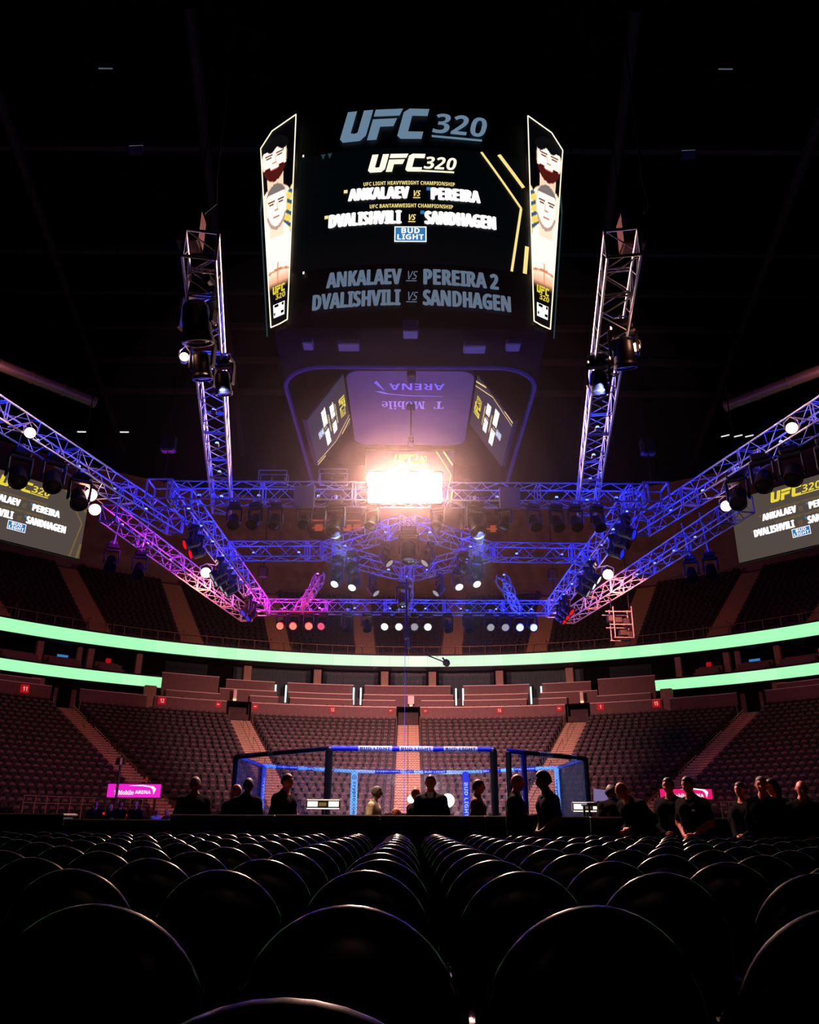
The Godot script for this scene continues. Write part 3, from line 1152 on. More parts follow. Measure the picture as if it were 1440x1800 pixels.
	for s in [-1.0, 1.0]:
		ribbon("lower_ribbon_display", "shorter green LED ribbon below the suites on the %s" % ("left" if s < 0 else "right"), 37.5, 10.85, 11.65, s * 31.6, s * 74.0, 18)


func ribbon(called: String, label: String, r: float, h0: float, h1: float, t0: float, t1: float, n: int) -> void:
	var o := Node3D.new()
	o.name = numbered(called)
	add_child(o)
	tag(o, label, "LED ribbon", "LED ribbons round the bowl")
	var b := MB.new()
	arc_wall(b, r + 0.04, 0.35, h0 - 0.1, h1 + 0.14, t0, t1)
	obj("casing", b, M.black, o)
	for k in n:
		var a0 := lerpf(t0, t1, float(k) / n)
		var a1 := lerpf(t0, t1, float(k + 1) / n)
		var g := rad_to_deg(0.004 / r) * signf(t1 - t0)
		var m := MB.new()
		arc_wall(m, r, 0.06, h0, h1, a0 + g, a1 - g)
		var mid := absf((a0 + a1) / 2.0)
		var tone := clampf(6.0 - mid / 5.5, 0.0, 6.0) if called.begins_with("upper") else 0.6
		tone += (0.8 if rng.randf() < 0.2 else 0.0)
		obj("led_cabinet", m, M.ribbon[clampi(int(tone), 0, 6)], o)


# ---------------- upper deck
func upper_bowl() -> void:
	var rows := 17
	var r0 := 40.4
	var h0 := 15.1
	var pr := 0.80
	var sr := 0.52
	var c := 60.0
	var t := MB.new()
	arc(t, Vector2(39.6, 14.0), Vector2(39.6, h0), -c, c, Vector2(-1, 0))
	arc(t, Vector2(39.6, h0), Vector2(r0 - 0.4, h0), -c, c, Vector2(0, 1))
	for i in rows:
		var r := r0 - 0.4 + i * pr
		var h := h0 + i * sr
		arc(t, Vector2(r, h), Vector2(r + pr, h), -c, c, Vector2(0, 1))
		arc(t, Vector2(r + pr, h), Vector2(r + pr, h + sr), -c, c, Vector2(-1, 0))
	var rt := r0 - 0.4 + rows * pr
	var ht := h0 + rows * sr
	arc(t, Vector2(rt, ht), Vector2(rt + 3.0, ht), -c, c, Vector2(0, 1))
	struct("floor_upper_terrace", t, M.concrete)
	var w := MB.new()
	arc_wall(w, rt + 2.6, 0.5, ht, 36.0, -c, c)
	struct("wall_upper", w, M.upper_wall)
	var us := [-49.4, -38.4, -27.4, -16.45, -5.6, 5.6, 16.45, 27.4, 38.4, 49.4]
	for q in us.size():
		var th: float = us[q]
		var m := MB.new()
		for i in rows:
			for k in 2:
				m.box(Vector3(0, h0 + i * sr + (0.02 if k == 0 else 0.26) - 0.15, 0.235 - i * pr - k * 0.4), Vector3(1.9, 0.3, 0.4))
		var st := thing("upper_stairs", "narrow tan stairs up the dark upper deck, %s from the left" % ORD[q], "stairs", bp(r0, 0, th), -deg_to_rad(th), "upper deck stairs")
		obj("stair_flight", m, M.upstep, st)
		var hr := MB.new()
		for s in [-0.95, 0.95]:
			hr.path([Vector3(s, h0 + 0.1, 0.6), Vector3(s, h0 + 1.1, 0.6), Vector3(s, h0 + 1.1, -0.3), Vector3(s, h0 + 0.1, -0.3)], 0.03, 5)
		obj("handrail", hr, M.rail, st)
	var spots := []
	var ends := [-59.5] + us + [59.5]
	for i in rows:
		var r := r0 + i * pr
		for q in ends.size() - 1:
			var gap := rad_to_deg(1.05 / r)
			var a0: float = ends[q] + (gap if q > 0 else 0.0)
			var a1: float = ends[q + 1] - (gap if q < ends.size() - 2 else 0.0)
			var n := int(deg_to_rad(a1 - a0) * r / 0.54)
			for k in n:
				spots.append([bowl_xf(r, h0 + i * sr, lerpf(a0, a1, (k + 0.5) / n))])
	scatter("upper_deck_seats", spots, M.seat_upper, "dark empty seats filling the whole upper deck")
	# guard rail on the front edge with posts
	var gr := MB.new()
	var pts := []
	for k in 61:
		pts.append(bp(39.35, 15.75, -60.0 + k * 2.0))
	gr.path(pts, 0.03, 5)
	for k in 61:
		gr.tube(bp(39.35, 14.95, -60.0 + k * 2.0), bp(39.35, 15.75, -60.0 + k * 2.0), 0.03, -1.0, 5)
	tag(obj("guard_rail", gr, M.rail), "thin rail with posts along the front edge of the upper deck", "railing")
	# pale ledges at the head of the deck
	for q in [[-36.5, -29.5, "outer left"], [-26.0, -18.0, "left"], [-15.0, -6.8, "inner left"], [-4.0, 4.0, "middle"], [6.8, 15.0, "inner right"], [18.0, 26.0, "right"], [29.5, 36.5, "outer right"]]:
		var m := MB.new()
		arc_wall(m, rt + 0.2, 0.2, ht + 0.35, ht + 0.62, q[0], q[1])
		tag(obj("ledge_rail", m, M.wall), "pale horizontal ledge at the head of the upper deck, %s stretch" % q[2], "ledge")
		for e in [q[0] + 0.6, q[1] - 0.6]:
			var p := MB.new()
			p.box(Vector3(0, 0.2, 0), Vector3(0.15, 0.5, 0.15))
			var o := struct("trim_ledge_post", p, M.wall)
			o.transform = bowl_xf(rt + 0.3, ht, e)
	# lit club boxes high on the far wall
	for q in [[-8.3, 6.2, "left", "a long row of orange lights"], [8.1, 4.5, "right", "pale panels and a red end"]]:
		var o := thing("club_box", "glowing open club box high on the far wall, %s, %s" % [q[2], q[3]], "box", Vector3(q[0], 31.6, -85.0))
		var fm := MB.new()
		fm.box(Vector3(0, 0, -1.2), Vector3(q[1], 0.2, 2.4), Basis(), 0.03)
		fm.box(Vector3(0, 2.2, -1.2), Vector3(q[1], 0.2, 2.4), Basis(), 0.03)
		for s in [-1, 1]:
			fm.box(Vector3(s * q[1] / 2, 1.1, -1.2), Vector3(0.2, 2.3, 2.4), Basis(), 0.03)
		fm.box(Vector3(0, 1.1, -2.4), Vector3(q[1], 2.3, 0.1))
		obj("frame", fm, M.red_case, o)
		for k in (2 if q[2] == "left" else 1):
			var l := MB.new()
			l.box(Vector3(0, 0.55 + 0.9 * k, -0.2), Vector3(q[1] - 0.7, 0.16, 0.1), Basis(), 0.03)
			obj("light_strip", l, M.orange_lit, o)
		for k in 5:
			var l := MB.new()
			l.box(Vector3((k - 2) * q[1] / 5.6, 1.05, -1.9), Vector3(q[1] / 7.0, 1.1, 0.1), Basis(), 0.03)
			obj("panel", l, M.orange_lit if (q[2] == "left" or k == 4) else M.wall, o)
		var wl := MB.new()
		wl.tube(Vector3(-q[1] / 2 + 0.4, 2.3, -1), Vector3(-q[1] / 2 + 0.4, 12.45, -1), 0.08)
		wl.tube(Vector3(q[1] / 2 - 0.4, 2.3, -1), Vector3(q[1] / 2 - 0.4, 12.45, -1), 0.08)
		obj("hanger", wl, M.black, o)


# ---------------- scoreboard over the cage
func scoreboard() -> void:
	var sb := thing("scoreboard", "huge black hanging scoreboard with bright fight-card screens above the cage", "scoreboard", Vector3(0.03, 13.6, -25.2))
	var o := -sb.position      # children are laid out in world metres
	var W := func(x: float, h: float, d: float) -> Vector3: return Vector3(x, h, -d) + o
	# shell, flaring upwards
	var lo := [[-3.4, 19.0], [3.4, 19.0], [3.9, 19.4], [3.9, 31.0], [3.4, 31.4], [-3.4, 31.4], [-3.9, 31.0], [-3.9, 19.4]]
	var hi := [[-3.55, 18.95], [3.55, 18.95], [4.8, 19.65], [4.8, 30.9], [3.55, 31.5], [-3.55, 31.5], [-4.8, 30.9], [-4.8, 19.65]]
	var sh := MB.new()
	for i in 8:
		var j := (i + 1) % 8
		var m: Vector3 = W.call((lo[i][0] + lo[j][0]) / 2.0, 18.0, (lo[i][1] + lo[j][1]) / 2.0) - W.call(0, 18.0, 25.2)
		sh.quad(W.call(lo[i][0], 14.0, lo[i][1]), W.call(lo[j][0], 14.0, lo[j][1]), W.call(hi[j][0], 22.1, hi[j][1]), W.call(hi[i][0], 22.1, hi[i][1]), m)
	var top := []
	for p in hi:
		top.append(W.call(p[0], 22.1, p[1]))
	sh.fan(top, Vector3.UP)
	obj("shell", sh, M.black, sb)
	# bulged front
	var R := 13.0
	var ae := asin(3.5 / R)
	var front := func(u: float, v: float, out: float) -> Vector3:
		var a := u / R
		return W.call(R * sin(a) + out * sin(a), 17.9 + v, 18.9 - (R * cos(a) - R * cos(ae)) - out * cos(a))
	var fb := MB.new()
	var rows := []
	for k in 2:
		var r := []
		for i in 15:
			r.append(front.call((i / 14.0 - 0.5) * 7.1, -3.95 if k == 0 else 4.2, -0.06))
		rows.append(r)
	fb.sheet(rows, -1.0)
	obj("front_casing", fb, M.black, sb)
	var cols := {"panel": M.led_navy, "white": M.led_white, "gold": M.led_gold, "logo": M.led_cream, "blue": M.led_blue, "dim": M.led_dim}
	var fs := Node3D.new()
	fs.name = "front_screen"
	sb.add_child(fs)
	fight_card(fs, front, 6.95, 4.28, cols, 0.0)
	# lettering rings above and below the screen
	var up := MB.new()
	put_league(up, front, -0.85, 20.98 - 17.9, 2.75, 1.22)
	put_text(up, "320", "sans_bold", front, 1.5, 21.03 - 17.9, 1.62, 0.80, 0.2)
	put_rect(up, front, 1.38, 20.5 - 17.9, 1.55, 0.085)
	obj("upper_ring_lettering", up, M.ring_upper, sb)
	var dn := MB.new()
	put_text(dn, "ANKALAEV", "sans_bold", front, -1.33, 15.32 - 17.9, 2.15, 0.53, 0.0, 0.012, 0.04)
	put_text(dn, "VS", "sans", front, 0.03, 15.36 - 17.9, 0.28, 0.28, 0.2)
	put_rect(dn, front, 0.01, 15.17 - 17.9, 0.3, 0.03)
	put_text(dn, "PEREIRA 2", "sans_bold", front, 1.42, 15.32 - 17.9, 2.15, 0.53, 0.0, 0.012, 0.04)
	put_text(dn, "DVALISHVILI", "sans_bold", front, -1.53, 14.62 - 17.9, 2.5, 0.53, 0.0, 0.012, 0.04)
	put_text(dn, "VS", "sans", front, 0.04, 14.66 - 17.9, 0.28, 0.28, 0.2)
	put_rect(dn, front, 0.02, 14.47 - 17.9, 0.3, 0.03)
	put_text(dn, "SANDHAGEN", "sans_bold", front, 1.58, 14.62 - 17.9, 2.5, 0.53, 0.0, 0.012, 0.04)
	obj("lower_ring_lettering", dn, M.ring_lower, sb)
	var pip := MB.new()
	for q in [[-3.36, 2.2], [-3.1, -2.2]]:
		put_rect(pip, front, q[0], q[1], 0.05, 0.09)
	obj("marker_lamp", pip, M.lens_white, sb)
	# corner screens with the two fighters
	for s in [-1.0, 1.0]:
		var a: Vector3 = W.call(s * 3.45, 14.2, 18.90)
		var b: Vector3 = W.call(s * 3.97, 14.2, 19.25)
		var c: Vector3 = W.call(s * 4.88, 21.72, 19.48)
		var d: Vector3 = W.call(s * 3.62, 21.72, 18.78)
		var out := (b - a).cross(d - a).normalized()
		if out.z < 0.0:
			out = -out
		var ps := Node3D.new()
		ps.name = "corner_screen"
		sb.add_child(ps, true)
		var cs := MB.new()
		var pic := fighter_picture(s < 0.0)
		var nn := 8
		for i in nn:
			for j in 2:
				var P := func(x: float, y: float) -> Vector3: return a.lerp(b, x).lerp(d.lerp(c, x), y)
				var x0 := j / 2.0
				var x1 := (j + 1) / 2.0
				var y0 := float(i) / nn
				var y1 := float(i + 1) / nn
				var ux := func(x: float) -> float: return 1.0 - x if s < 0.0 else x
				cs.fan([P.call(x0, y0), P.call(x1, y0), P.call(x1, y1), P.call(x0, y1)], out, [Vector2(ux.call(x0), 1 - y0), Vector2(ux.call(x1), 1 - y0), Vector2(ux.call(x1), 1 - y1), Vector2(ux.call(x0), 1 - y1)])
		obj("screen_face", cs, pic, ps)
		var P2 := func(u: float, v: float, e: float) -> Vector3: return a.lerp(b, u).lerp(d.lerp(c, u), v) + out * e
		var gb := MB.new()
		var ring := [Vector2(0.0, 0.0), Vector2(0.45, -0.005), Vector2(1.0, -0.005), Vector2(1.0, 0.905), Vector2(0.66, 0.972), Vector2(0.0, 1.0)]
		for i in ring.size():
			var p: Vector2 = ring[i]
			var q: Vector2 = ring[(i + 1) % ring.size()]
			gb.tube(P2.call(p.x, p.y, 0.02), P2.call(q.x, q.y, 0.02), 0.018, -1.0, 5)
		obj("gold_outline", gb, M.led_cream, ps)
		# letters: own axes so that they read left to right
		var fl := func(u: float, v: float, e: float) -> Vector3: return P2.call((0.5 - u) if s < 0.0 else (0.5 + u), v, e)
		var lt := MB.new()
		put_league(lt, fl, 0.0, 0.155, 0.66, 0.036, 0.02)
		put_text(lt, "320", "sans_bold", fl, 0.08, 0.122, 0.5, 0.024, 0.2, 0.02)
		obj("event_logo", lt, M.led_yellow, ps)
		var bx := MB.new()
		put_rect(bx, fl, 0.0, 0.06, 0.62, 0.06, 0.0, 0.02)
		obj("badge_plate", bx, M.led_white, ps)
		var bb := MB.new()
		put_rect(bb, fl, -0.12, 0.08, 0.22, 0.012, 0.0, 0.03)
		put_rect(bb, fl, 0.22, 0.08, 0.1, 0.012, 0.0, 0.03)
		put_rect(bb, fl, -0.24, 0.045, 0.08, 0.012, 0.0, 0.03)
		put_rect(bb, fl, 0.2, 0.045, 0.16, 0.012, 0.0, 0.03)
		obj("badge_marks", bb, M.black, ps)
	# edge strips of the side screens, seen end on
	for s in [-1.0, 1.0]:
		var es := MB.new()
		es.tube(W.call(s * 4.2, 14.3, 19.9), W.call(s * 4.75, 19.0, 20.0), 0.02, -1.0, 5)
		es.tube(W.call(s * 4.75, 19.0, 20.0), W.call(s * 4.72, 19.9, 19.86), 0.03, -1.0, 5)
		obj("side_screen_line", es, M.led_dim, sb)
	# soffit down to the rim, the rim, the hollow inside it
	var ring_pts := func(hx: float, d0: float, d1: float, rad: float, h: float) -> Array:
		var r := []
		for q in [[1, 1, 0.0], [-1, 1, 90.0], [-1, -1, 180.0], [1, -1, 270.0]]:
			for k in 9:
				var t := deg_to_rad(q[2] + k * 11.25)
				r.append(W.call(q[0] * (hx - rad) + cos(t) * rad, h, (d0 + rad if q[1] > 0 else d1 - rad) - sin(t) * rad))
		return r
	var outer: Array = ring_pts.call(3.9, 19.0, 31.2, 0.55, 14.0)
	var rim: Array = ring_pts.call(3.85, 20.4, 30.6, 1.3, 13.6)
	var neck: Array = ring_pts.call(3.5, 20.8, 30.2, 1.2, 14.9)
	var so := MB.new()
	so.sheet([outer, rim, neck], 1.0, true)
	so.fan(ring_pts.call(3.5, 20.8, 30.2, 1.2, 14.9), Vector3.DOWN)
	obj("soffit", so, M.matte_black, sb)
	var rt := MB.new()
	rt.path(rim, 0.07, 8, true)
	obj("rim_tube", rt, M.rim_painted_light, sb)
	# belly panel with the hall's name, reading from the far side
	var be := MB.new()
	var bp2: Array = ring_pts.call(2.1, 22.3, 27.7, 0.5, 14.62)
	be.fan(bp2, Vector3.DOWN)
	be.sheet([bp2, ring_pts.call(2.1, 22.3, 27.7, 0.5, 14.9)], 1.0, true)
	obj("belly_panel", be, M.belly, sb)
	var bf := flat_frame(Transform3D(Basis(Vector3(-1, 0, 0), Vector3(0, 0, -1), Vector3(0, -1, 0)), W.call(0, 14.61, 25.0)))
	var flip := func(u: float, v: float, e: float) -> Vector3: return bf.call(u, -v, e)
	var tx := MB.new()
	put_text(tx, "T", "serif_bold", bf, -1.0, -0.5, 0.34, 0.52)
	put_text(tx, "Mobile", "serif_bold", bf, 0.24, -0.47, 1.5, 0.58)
	put_text(tx, "ARENA", "sans_bold", bf, -0.22, -1.75, 1.85, 0.42)
	put_poly(tx, [Vector2(0, 0.08), Vector2(0.5, 0.12), Vector2(0.86, 0.34), Vector2(1.0, 0.62), Vector2(0.9, 0.62), Vector2(0.8, 0.4), Vector2(0.5, 0.2), Vector2(0, 0.12)], flip, 0.05, 1.36, 2.3, 0.62)
	put_poly(tx, [Vector2(0.0, 1), Vector2(1.0, 0.2), Vector2(0.75, 0.0)], bf, 1.02, -1.78, 0.36, 0.72)
	obj("belly_lettering", tx, M.belly_letter, sb)
	# inner screens leaning in over the cage
	var bs := {"panel": M.led_slate, "white": M.led_white, "gold": M.led_gold, "logo": M.led_yellow, "blue": M.led_blue, "dim": M.led_dim}
	var tilt := Vector3(1.13, 1.75, 0).normalized()
	for q in [
		[Vector3(0, 0, -1), Vector3(tilt.x, tilt.y, 0), W.call(-2.72, 13.73, 24.15)],
		[Vector3(0, 0, 1), Vector3(-tilt.x, tilt.y, 0), W.call(2.72, 13.73, 24.15)],
		[Vector3(1, 0, 0), Vector3(0, tilt.y, tilt.x), W.call(0, 13.73, 28.75)],
	]:
		var sc := Node3D.new()
		sc.name = "inner_screen"
		sb.add_child(sc, true)
		var t := Transform3D(Basis(q[0], q[1], (q[0] as Vector3).cross(q[1])), q[2])
		var bk := MB.new()
		bk.box(t * Vector3(0, 0, -0.1), Vector3(3.5, 2.1, 0.16), t.basis, 0.03)
		obj("casing", bk, M.black, sc)
		fight_card(sc, flat_frame(t), 3.42, 2.02, bs, 0.0)
	# boxes under the front edge, hanging cables above
	for q in [[0.0, 13.72, 18.8, 0.42, 0.4], [-1.74, 13.45, 19.2, 0.6, 0.18], [1.8, 13.4, 19.2, 0.62, 0.18], [-2.9, 13.55, 19.3, 0.3, 0.2], [2.9, 13.55, 19.3, 0.4, 0.2]]:
		var m := MB.new()
		m.box(W.call(q[0], q[1] + 0.12, q[2]), Vector3(q[3], q[4], 0.4), Basis(), 0.03)
		obj("soffit_box", m, M.grey_case, sb)
	for x in [-3.0, 3.0]:
		for d in [20.5, 30.0]:
			var m := MB.new()
			m.tube(W.call(x, 22.1, d), W.call(x, 44.0, d), 0.04)
			obj("hoist_cable", m, M.black, sb)
	# camera on a pole under the belly
	var rc := thing("hanging_camera", "slim black remote camera on a pole under the scoreboard belly", "camera", Vector3(0.03, 13.2, -24.6))
	var pm := MB.new()
	pm.tube(Vector3(0, 0.2, 0), Vector3(0, 1.42, 0), 0.035)
	pm.box(Vector3(0, 1.36, 0), Vector3(0.3, 0.1, 0.3), Basis(), 0.02)
	obj("pole", pm, M.fixture, rc)
	var cm := MB.new()
	cm.box(Vector3(0, 0.05, 0), Vector3(0.2, 0.26, 0.34), Basis(), 0.04)
	cm.tube(Vector3(0, 0.03, 0.15), Vector3(0, 0.0, 0.33), 0.06, 0.07, 10)
	obj("camera_head", cm, M.fixture, rc)
	var r2 := thing("hanging_camera", "small camera clamped to the near rim of the scoreboard", "camera", Vector3(0.03, 13.2, -20.45))
	var km := MB.new()
	km.box(Vector3(0, 0.12, 0), Vector3(0.26, 0.26, 0.4), Basis(), 0.05)
	km.tube(Vector3(0, 0.1, 0.18), Vector3(0, 0.05, 0.36), 0.07, 0.08, 10)
	obj("camera_head", km, M.fixture, r2)
	var kc := MB.new()
	kc.box(Vector3(0, 0.33, 0), Vector3(0.12, 0.22, 0.12), Basis(), 0.02)
	obj("clamp", kc, M.steel, r2)


# a generic poster of two fighters, one above the other (flat print on a screen)
func fighter_picture(mirror: bool) -> StandardMaterial3D:
	var w := 72
	var h := 432
	var im := Image.create(w, h, false, Image.FORMAT_RGB8)
	var skin := Color(1.0, 0.90, 0.82)
	var shade := Color(0.80, 0.52, 0.38)
	for py in h:
		for px in w:
			var x := (px + 0.5) / w
			if mirror:
				x = 1.0 - x
			var y := (py + 0.5) / h * 6.0       # six widths tall, from the top
			var p := Vector2(x, y)
			var c := Color(0.004, 0.006, 0.008)
			# rear fighter: shoulders, neck, head with beard and hair
			if el(p, 0.6, 2.9, 0.66, 0.95) < 1.0:
				c = skin.lerp(shade, clampf(el(p, 0.6, 2.9, 0.66, 0.95) - 0.75, 0.0, 0.25) * 2.0)
			if absf(x - 0.6) < 0.26 and y > 1.5 and y < 2.2:
				c = shade.lerp(skin, 0.55)
			c = paint_head(p, c, Vector2(0.62, 1.12), 1.25, skin, shade, true)
			# belt over the shoulder
			if y > 2.15 + (x - 0.05) * 1.3 and x < 0.30 and y < 3.5:
				c = Color(0.20, 0.30, 0.36) if fmod(y * 3.0 + x * 2.0, 1.0) < 0.35 else Color(0.86, 0.72, 0.34) if fmod(y * 3.0, 1.0) < 0.7 else Color(0.9, 0.9, 0.86)
			# front fighter: chest, neck, shaved head
			if el(p, 0.56, 4.3, 0.66, 1.2) < 1.0:
				c = skin
				if y > 4.35:
					c = skin.lerp(shade, smoothstep(4.35, 5.0, y) * 0.9)
				if absf(x - 0.53 - 0.04 * sin(y * 3.0)) < 0.025 and y > 4.3:
					c = shade
				if absf(y - 4.5 - 0.3 * (x - 0.55) * (x - 0.55)) < 0.03:
					c = shade.darkened(0.1)
			if absf(x - 0.58) < 0.27 and y > 2.9 and y < 3.55:
				c = skin.lerp(shade, 0.3)
			c = paint_head(p, c, Vector2(0.58, 2.62), 1.25, skin, shade, false)
			if y > 4.85:
				c = c.lerp(Color(0.0, 0.0, 0.0), smoothstep(4.8, 5.1, y))
			# the corner of the picture is cut off
			var q := x if not mirror else x
			if y < 0.55 * clampf((q - 0.62) / 0.38, 0.0, 1.0):
				c = Color(0, 0, 0)
			im.set_pixel(px, py, c)
	var m := StandardMaterial3D.new()
	m.albedo_color = Color(0.02, 0.02, 0.02)
	m.emission_enabled = true
	m.emission = Color.WHITE
	m.emission_operator = BaseMaterial3D.EMISSION_OP_MULTIPLY
	im.resize(w / 2, h / 3, Image.INTERPOLATE_BILINEAR)     # soft, as a screen seen from afar
	im.resize(w * 2, h, Image.INTERPOLATE_CUBIC)
	m.emission_texture = ImageTexture.create_from_image(im)
	m.emission_energy_multiplier = 1.5
	m.texture_repeat = false
	return m


func paint_head(p: Vector2, c: Color, o: Vector2, k: float, skin: Color, shade: Color, bearded: bool) -> Color:
	var q := (p - o) / k
	var e := el(q, 0, 0, 0.31, 0.56)
	if e < 1.0:
		c = skin.lerp(shade, smoothstep(0.65, 1.0, e) * 0.5)
		if bearded and q.y > 0.16 + 0.5 * q.x * q.x and el(q, 0, 0.2, 0.11, 0.06) > 1.0:
			c = Color(0.26, 0.07, 0.05)
		elif not bearded and q.y > 0.2 and e > 0.7:
			c = c.lerp(Color(0.45, 0.38, 0.36), 0.6)
		for s in [-1.0, 1.0]:
			if el(q, s * 0.13, -0.08, 0.065, 0.024) < 1.0 or absf(q.y + 0.15 - 0.04 * absf(q.x)) < 0.018 and absf(q.x - s * 0.13) < 0.09:
				c = Color(0.24, 0.15, 0.12)
		if el(q, 0.0, 0.09, 0.05, 0.03) < 1.0 or (absf(q.x + 0.035) < 0.008 and q.y > -0.08 and q.y < 0.08):
			c = shade.darkened(0.2)
		if el(q, 0, 0.25, 0.09, 0.018) < 1.0:
			c = Color(0.62, 0.32, 0.28)
	if bearded and el(q, 0.0, -0.26, 0.34, 0.34) < 1.0 and q.y < -0.24 + 0.25 * q.x * q.x + 0.05 * sin(q.x * 22.0):
		c = Color(0.03, 0.03, 0.035)
	if not bearded and e < 1.0 and q.y < -0.33 + 0.3 * q.x * q.x:
		c = Color(0.42, 0.39, 0.38)
	return c


func el(p: Vector2, cx: float, cy: float, rx: float, ry: float) -> float:
	var a := (p.x - cx) / rx
	var b := (p.y - cy) / ry
	return a * a + b * b


# ---------------- the two big screens hung at the sides
func side_screens() -> void:
	var cols := {"panel": M.led_grey, "white": M.led_white, "gold": M.led_dull_gold, "logo": M.led_yellow, "blue": M.led_blue, "dim": M.led_grey}
	for s in [-1.0, 1.0]:
		var sd := "left" if s < 0 else "right"
		var a := Vector3(s * 21.25, 18.85, -48.95)
		var along := Vector3(s * 3.75, 0, 4.35).normalized()
		var w := 8.4
		var mid := a + along * (w / 2.0)
		var x := along if s > 0 else -along
		var z := x.cross(Vector3.UP).normalized()
		if z.z < 0.0:
			z = -z
		var t := Transform3D(Basis(x, Vector3.UP, z), mid)
		var o := thing("video_screen", "big grey video screen with white fight-card lettering hung at the %s of the bowl" % sd, "screen", mid)
		var l := Transform3D(t.basis, Vector3.ZERO)
		var bk := MB.new()
		bk.box(l * Vector3(0, 0, -0.15), Vector3(w + 0.1, 4.4, 0.25), l.basis, 0.04)
		obj("casing", bk, M.black, o)
		fight_card(o, flat_frame(l), w, 4.3, cols, 0.0)
		var wr := MB.new()
		for k in [-0.4, 0.4]:
			wr.tube(l * Vector3(k * w, 2.2, -0.1), l * Vector3(k * w, 25.1, -0.1), 0.04)
		obj("hoist_cable", wr, M.black, o)
		var pn := thing("hanging_banner", "plain grey panel above the outer end of the %s video screen" % sd, "panel", mid + along * 4.2 + Vector3(0, 3.6, 0) - z * 0.8)
		var pm := MB.new()
		pm.box(Vector3.ZERO, Vector3(2.6, 2.2, 0.15), l.basis, 0.03)
		obj("sheet", pm, M.wall, pn)
		var pw := MB.new()
		pw.tube(Vector3(0, 1.1, 0), Vector3(0, 21.5, 0), 0.04)
		obj("hanger", pw, M.black, pn)


# ---------------- lighting rig
# a box truss between two points: four chords, the bracing of its four faces, end frames
func truss(label: String, a: Vector3, b: Vector3, size := 0.52, group := "trusses of the lighting rig") -> Node3D:
	var o := thing("box_truss", label, "truss", a, 0.0, group)
	var d := b - a
	var len := d.length()
	var z := d.normalized()
	var x := z.cross(Vector3.UP).normalized()
	var y := x.cross(z)
	var hs := size / 2.0
	var cs := [Vector2(-hs, -hs), Vector2(hs, -hs), Vector2(hs, hs), Vector2(-hs, hs)]
	var at := func(k: int, t: float) -> Vector3: return x * cs[k].x + y * cs[k].y + z * t
	for k in 4:
		var m := MB.new()
		m.tube(at.call(k, 0.0), at.call(k, len), 0.025, -1.0, 8)
		obj("chord", m, M.aluminium, o)
	var n := maxi(2, int(round(len / 0.5)))
	for k in 4:
		var l := (k + 1) % 4
		var m := MB.new()
		for i in n:
			var t0 := len * i / n
			var t1 := len * (i + 1) / n
			if i % 2 == 0:
				m.tube(at.call(k, t0), at.call(l, t1), 0.0125, -1.0, 5, false)
			else:
				m.tube(at.call(l, t0), at.call(k, t1), 0.0125, -1.0, 5, false)
			if i % 5 == 0:
				for e in [0.0, 0.08]:
					m.tube(at.call(k, t0 + e), at.call(l, t0 + e), 0.016, -1.0, 5, false)
		obj("bracing", m, M.aluminium, o)
	for t in [0.0, len]:
		var m := MB.new()
		for k in 4:
			m.tube(at.call(k, t), at.call((k + 1) % 4, t), 0.025, -1.0, 6)
		obj("end_frame", m, M.aluminium, o)
	return o


# small LED uplight inside a truss: glowing bulb and its light
func warmer(label: String, p: Vector3, pink := false, power := 1.0) -> void:
	var o := thing("truss_light", label, "light", p, 0.0, "LED uplights inside the trusses")
	var b := MB.new()
	b.lathe([Vector2(0, -0.03), Vector2(0.035, -0.025), Vector2(0.045, 0.0), Vector2(0.035, 0.025), Vector2(0, 0.03)], 10)
	obj("bulb", b, M.pink_bulb if pink else M.blue_bulb, o)
	var h := MB.new()
	h.lathe([Vector2(0, -0.10), Vector2(0.06, -0.10), Vector2(0.065, -0.035), Vector2(0.0, -0.035)], 10)
	obj("housing", h, M.fixture, o)
	omni("truss_glow", p, Color(0.95, 0.16, 1.0) if pink else Color(0.08, 0.15, 1.0), power * 1.25, 0.045)


func warm_row(label: String, a: Vector3, b: Vector3, n: int, pink := false, power := 1.0) -> void:
	for i in n:
		warmer("%s, %s from its %s end" % [label, ORD[i], ("left" if b.x > a.x else "right") if absf(b.x - a.x) > absf(b.z - a.z) else ("near" if b.z < a.z else "far")], a.lerp(b, (i + 0.5) / n) + Vector3(0, -0.05, 0), pink, power)


var head0: Node3D

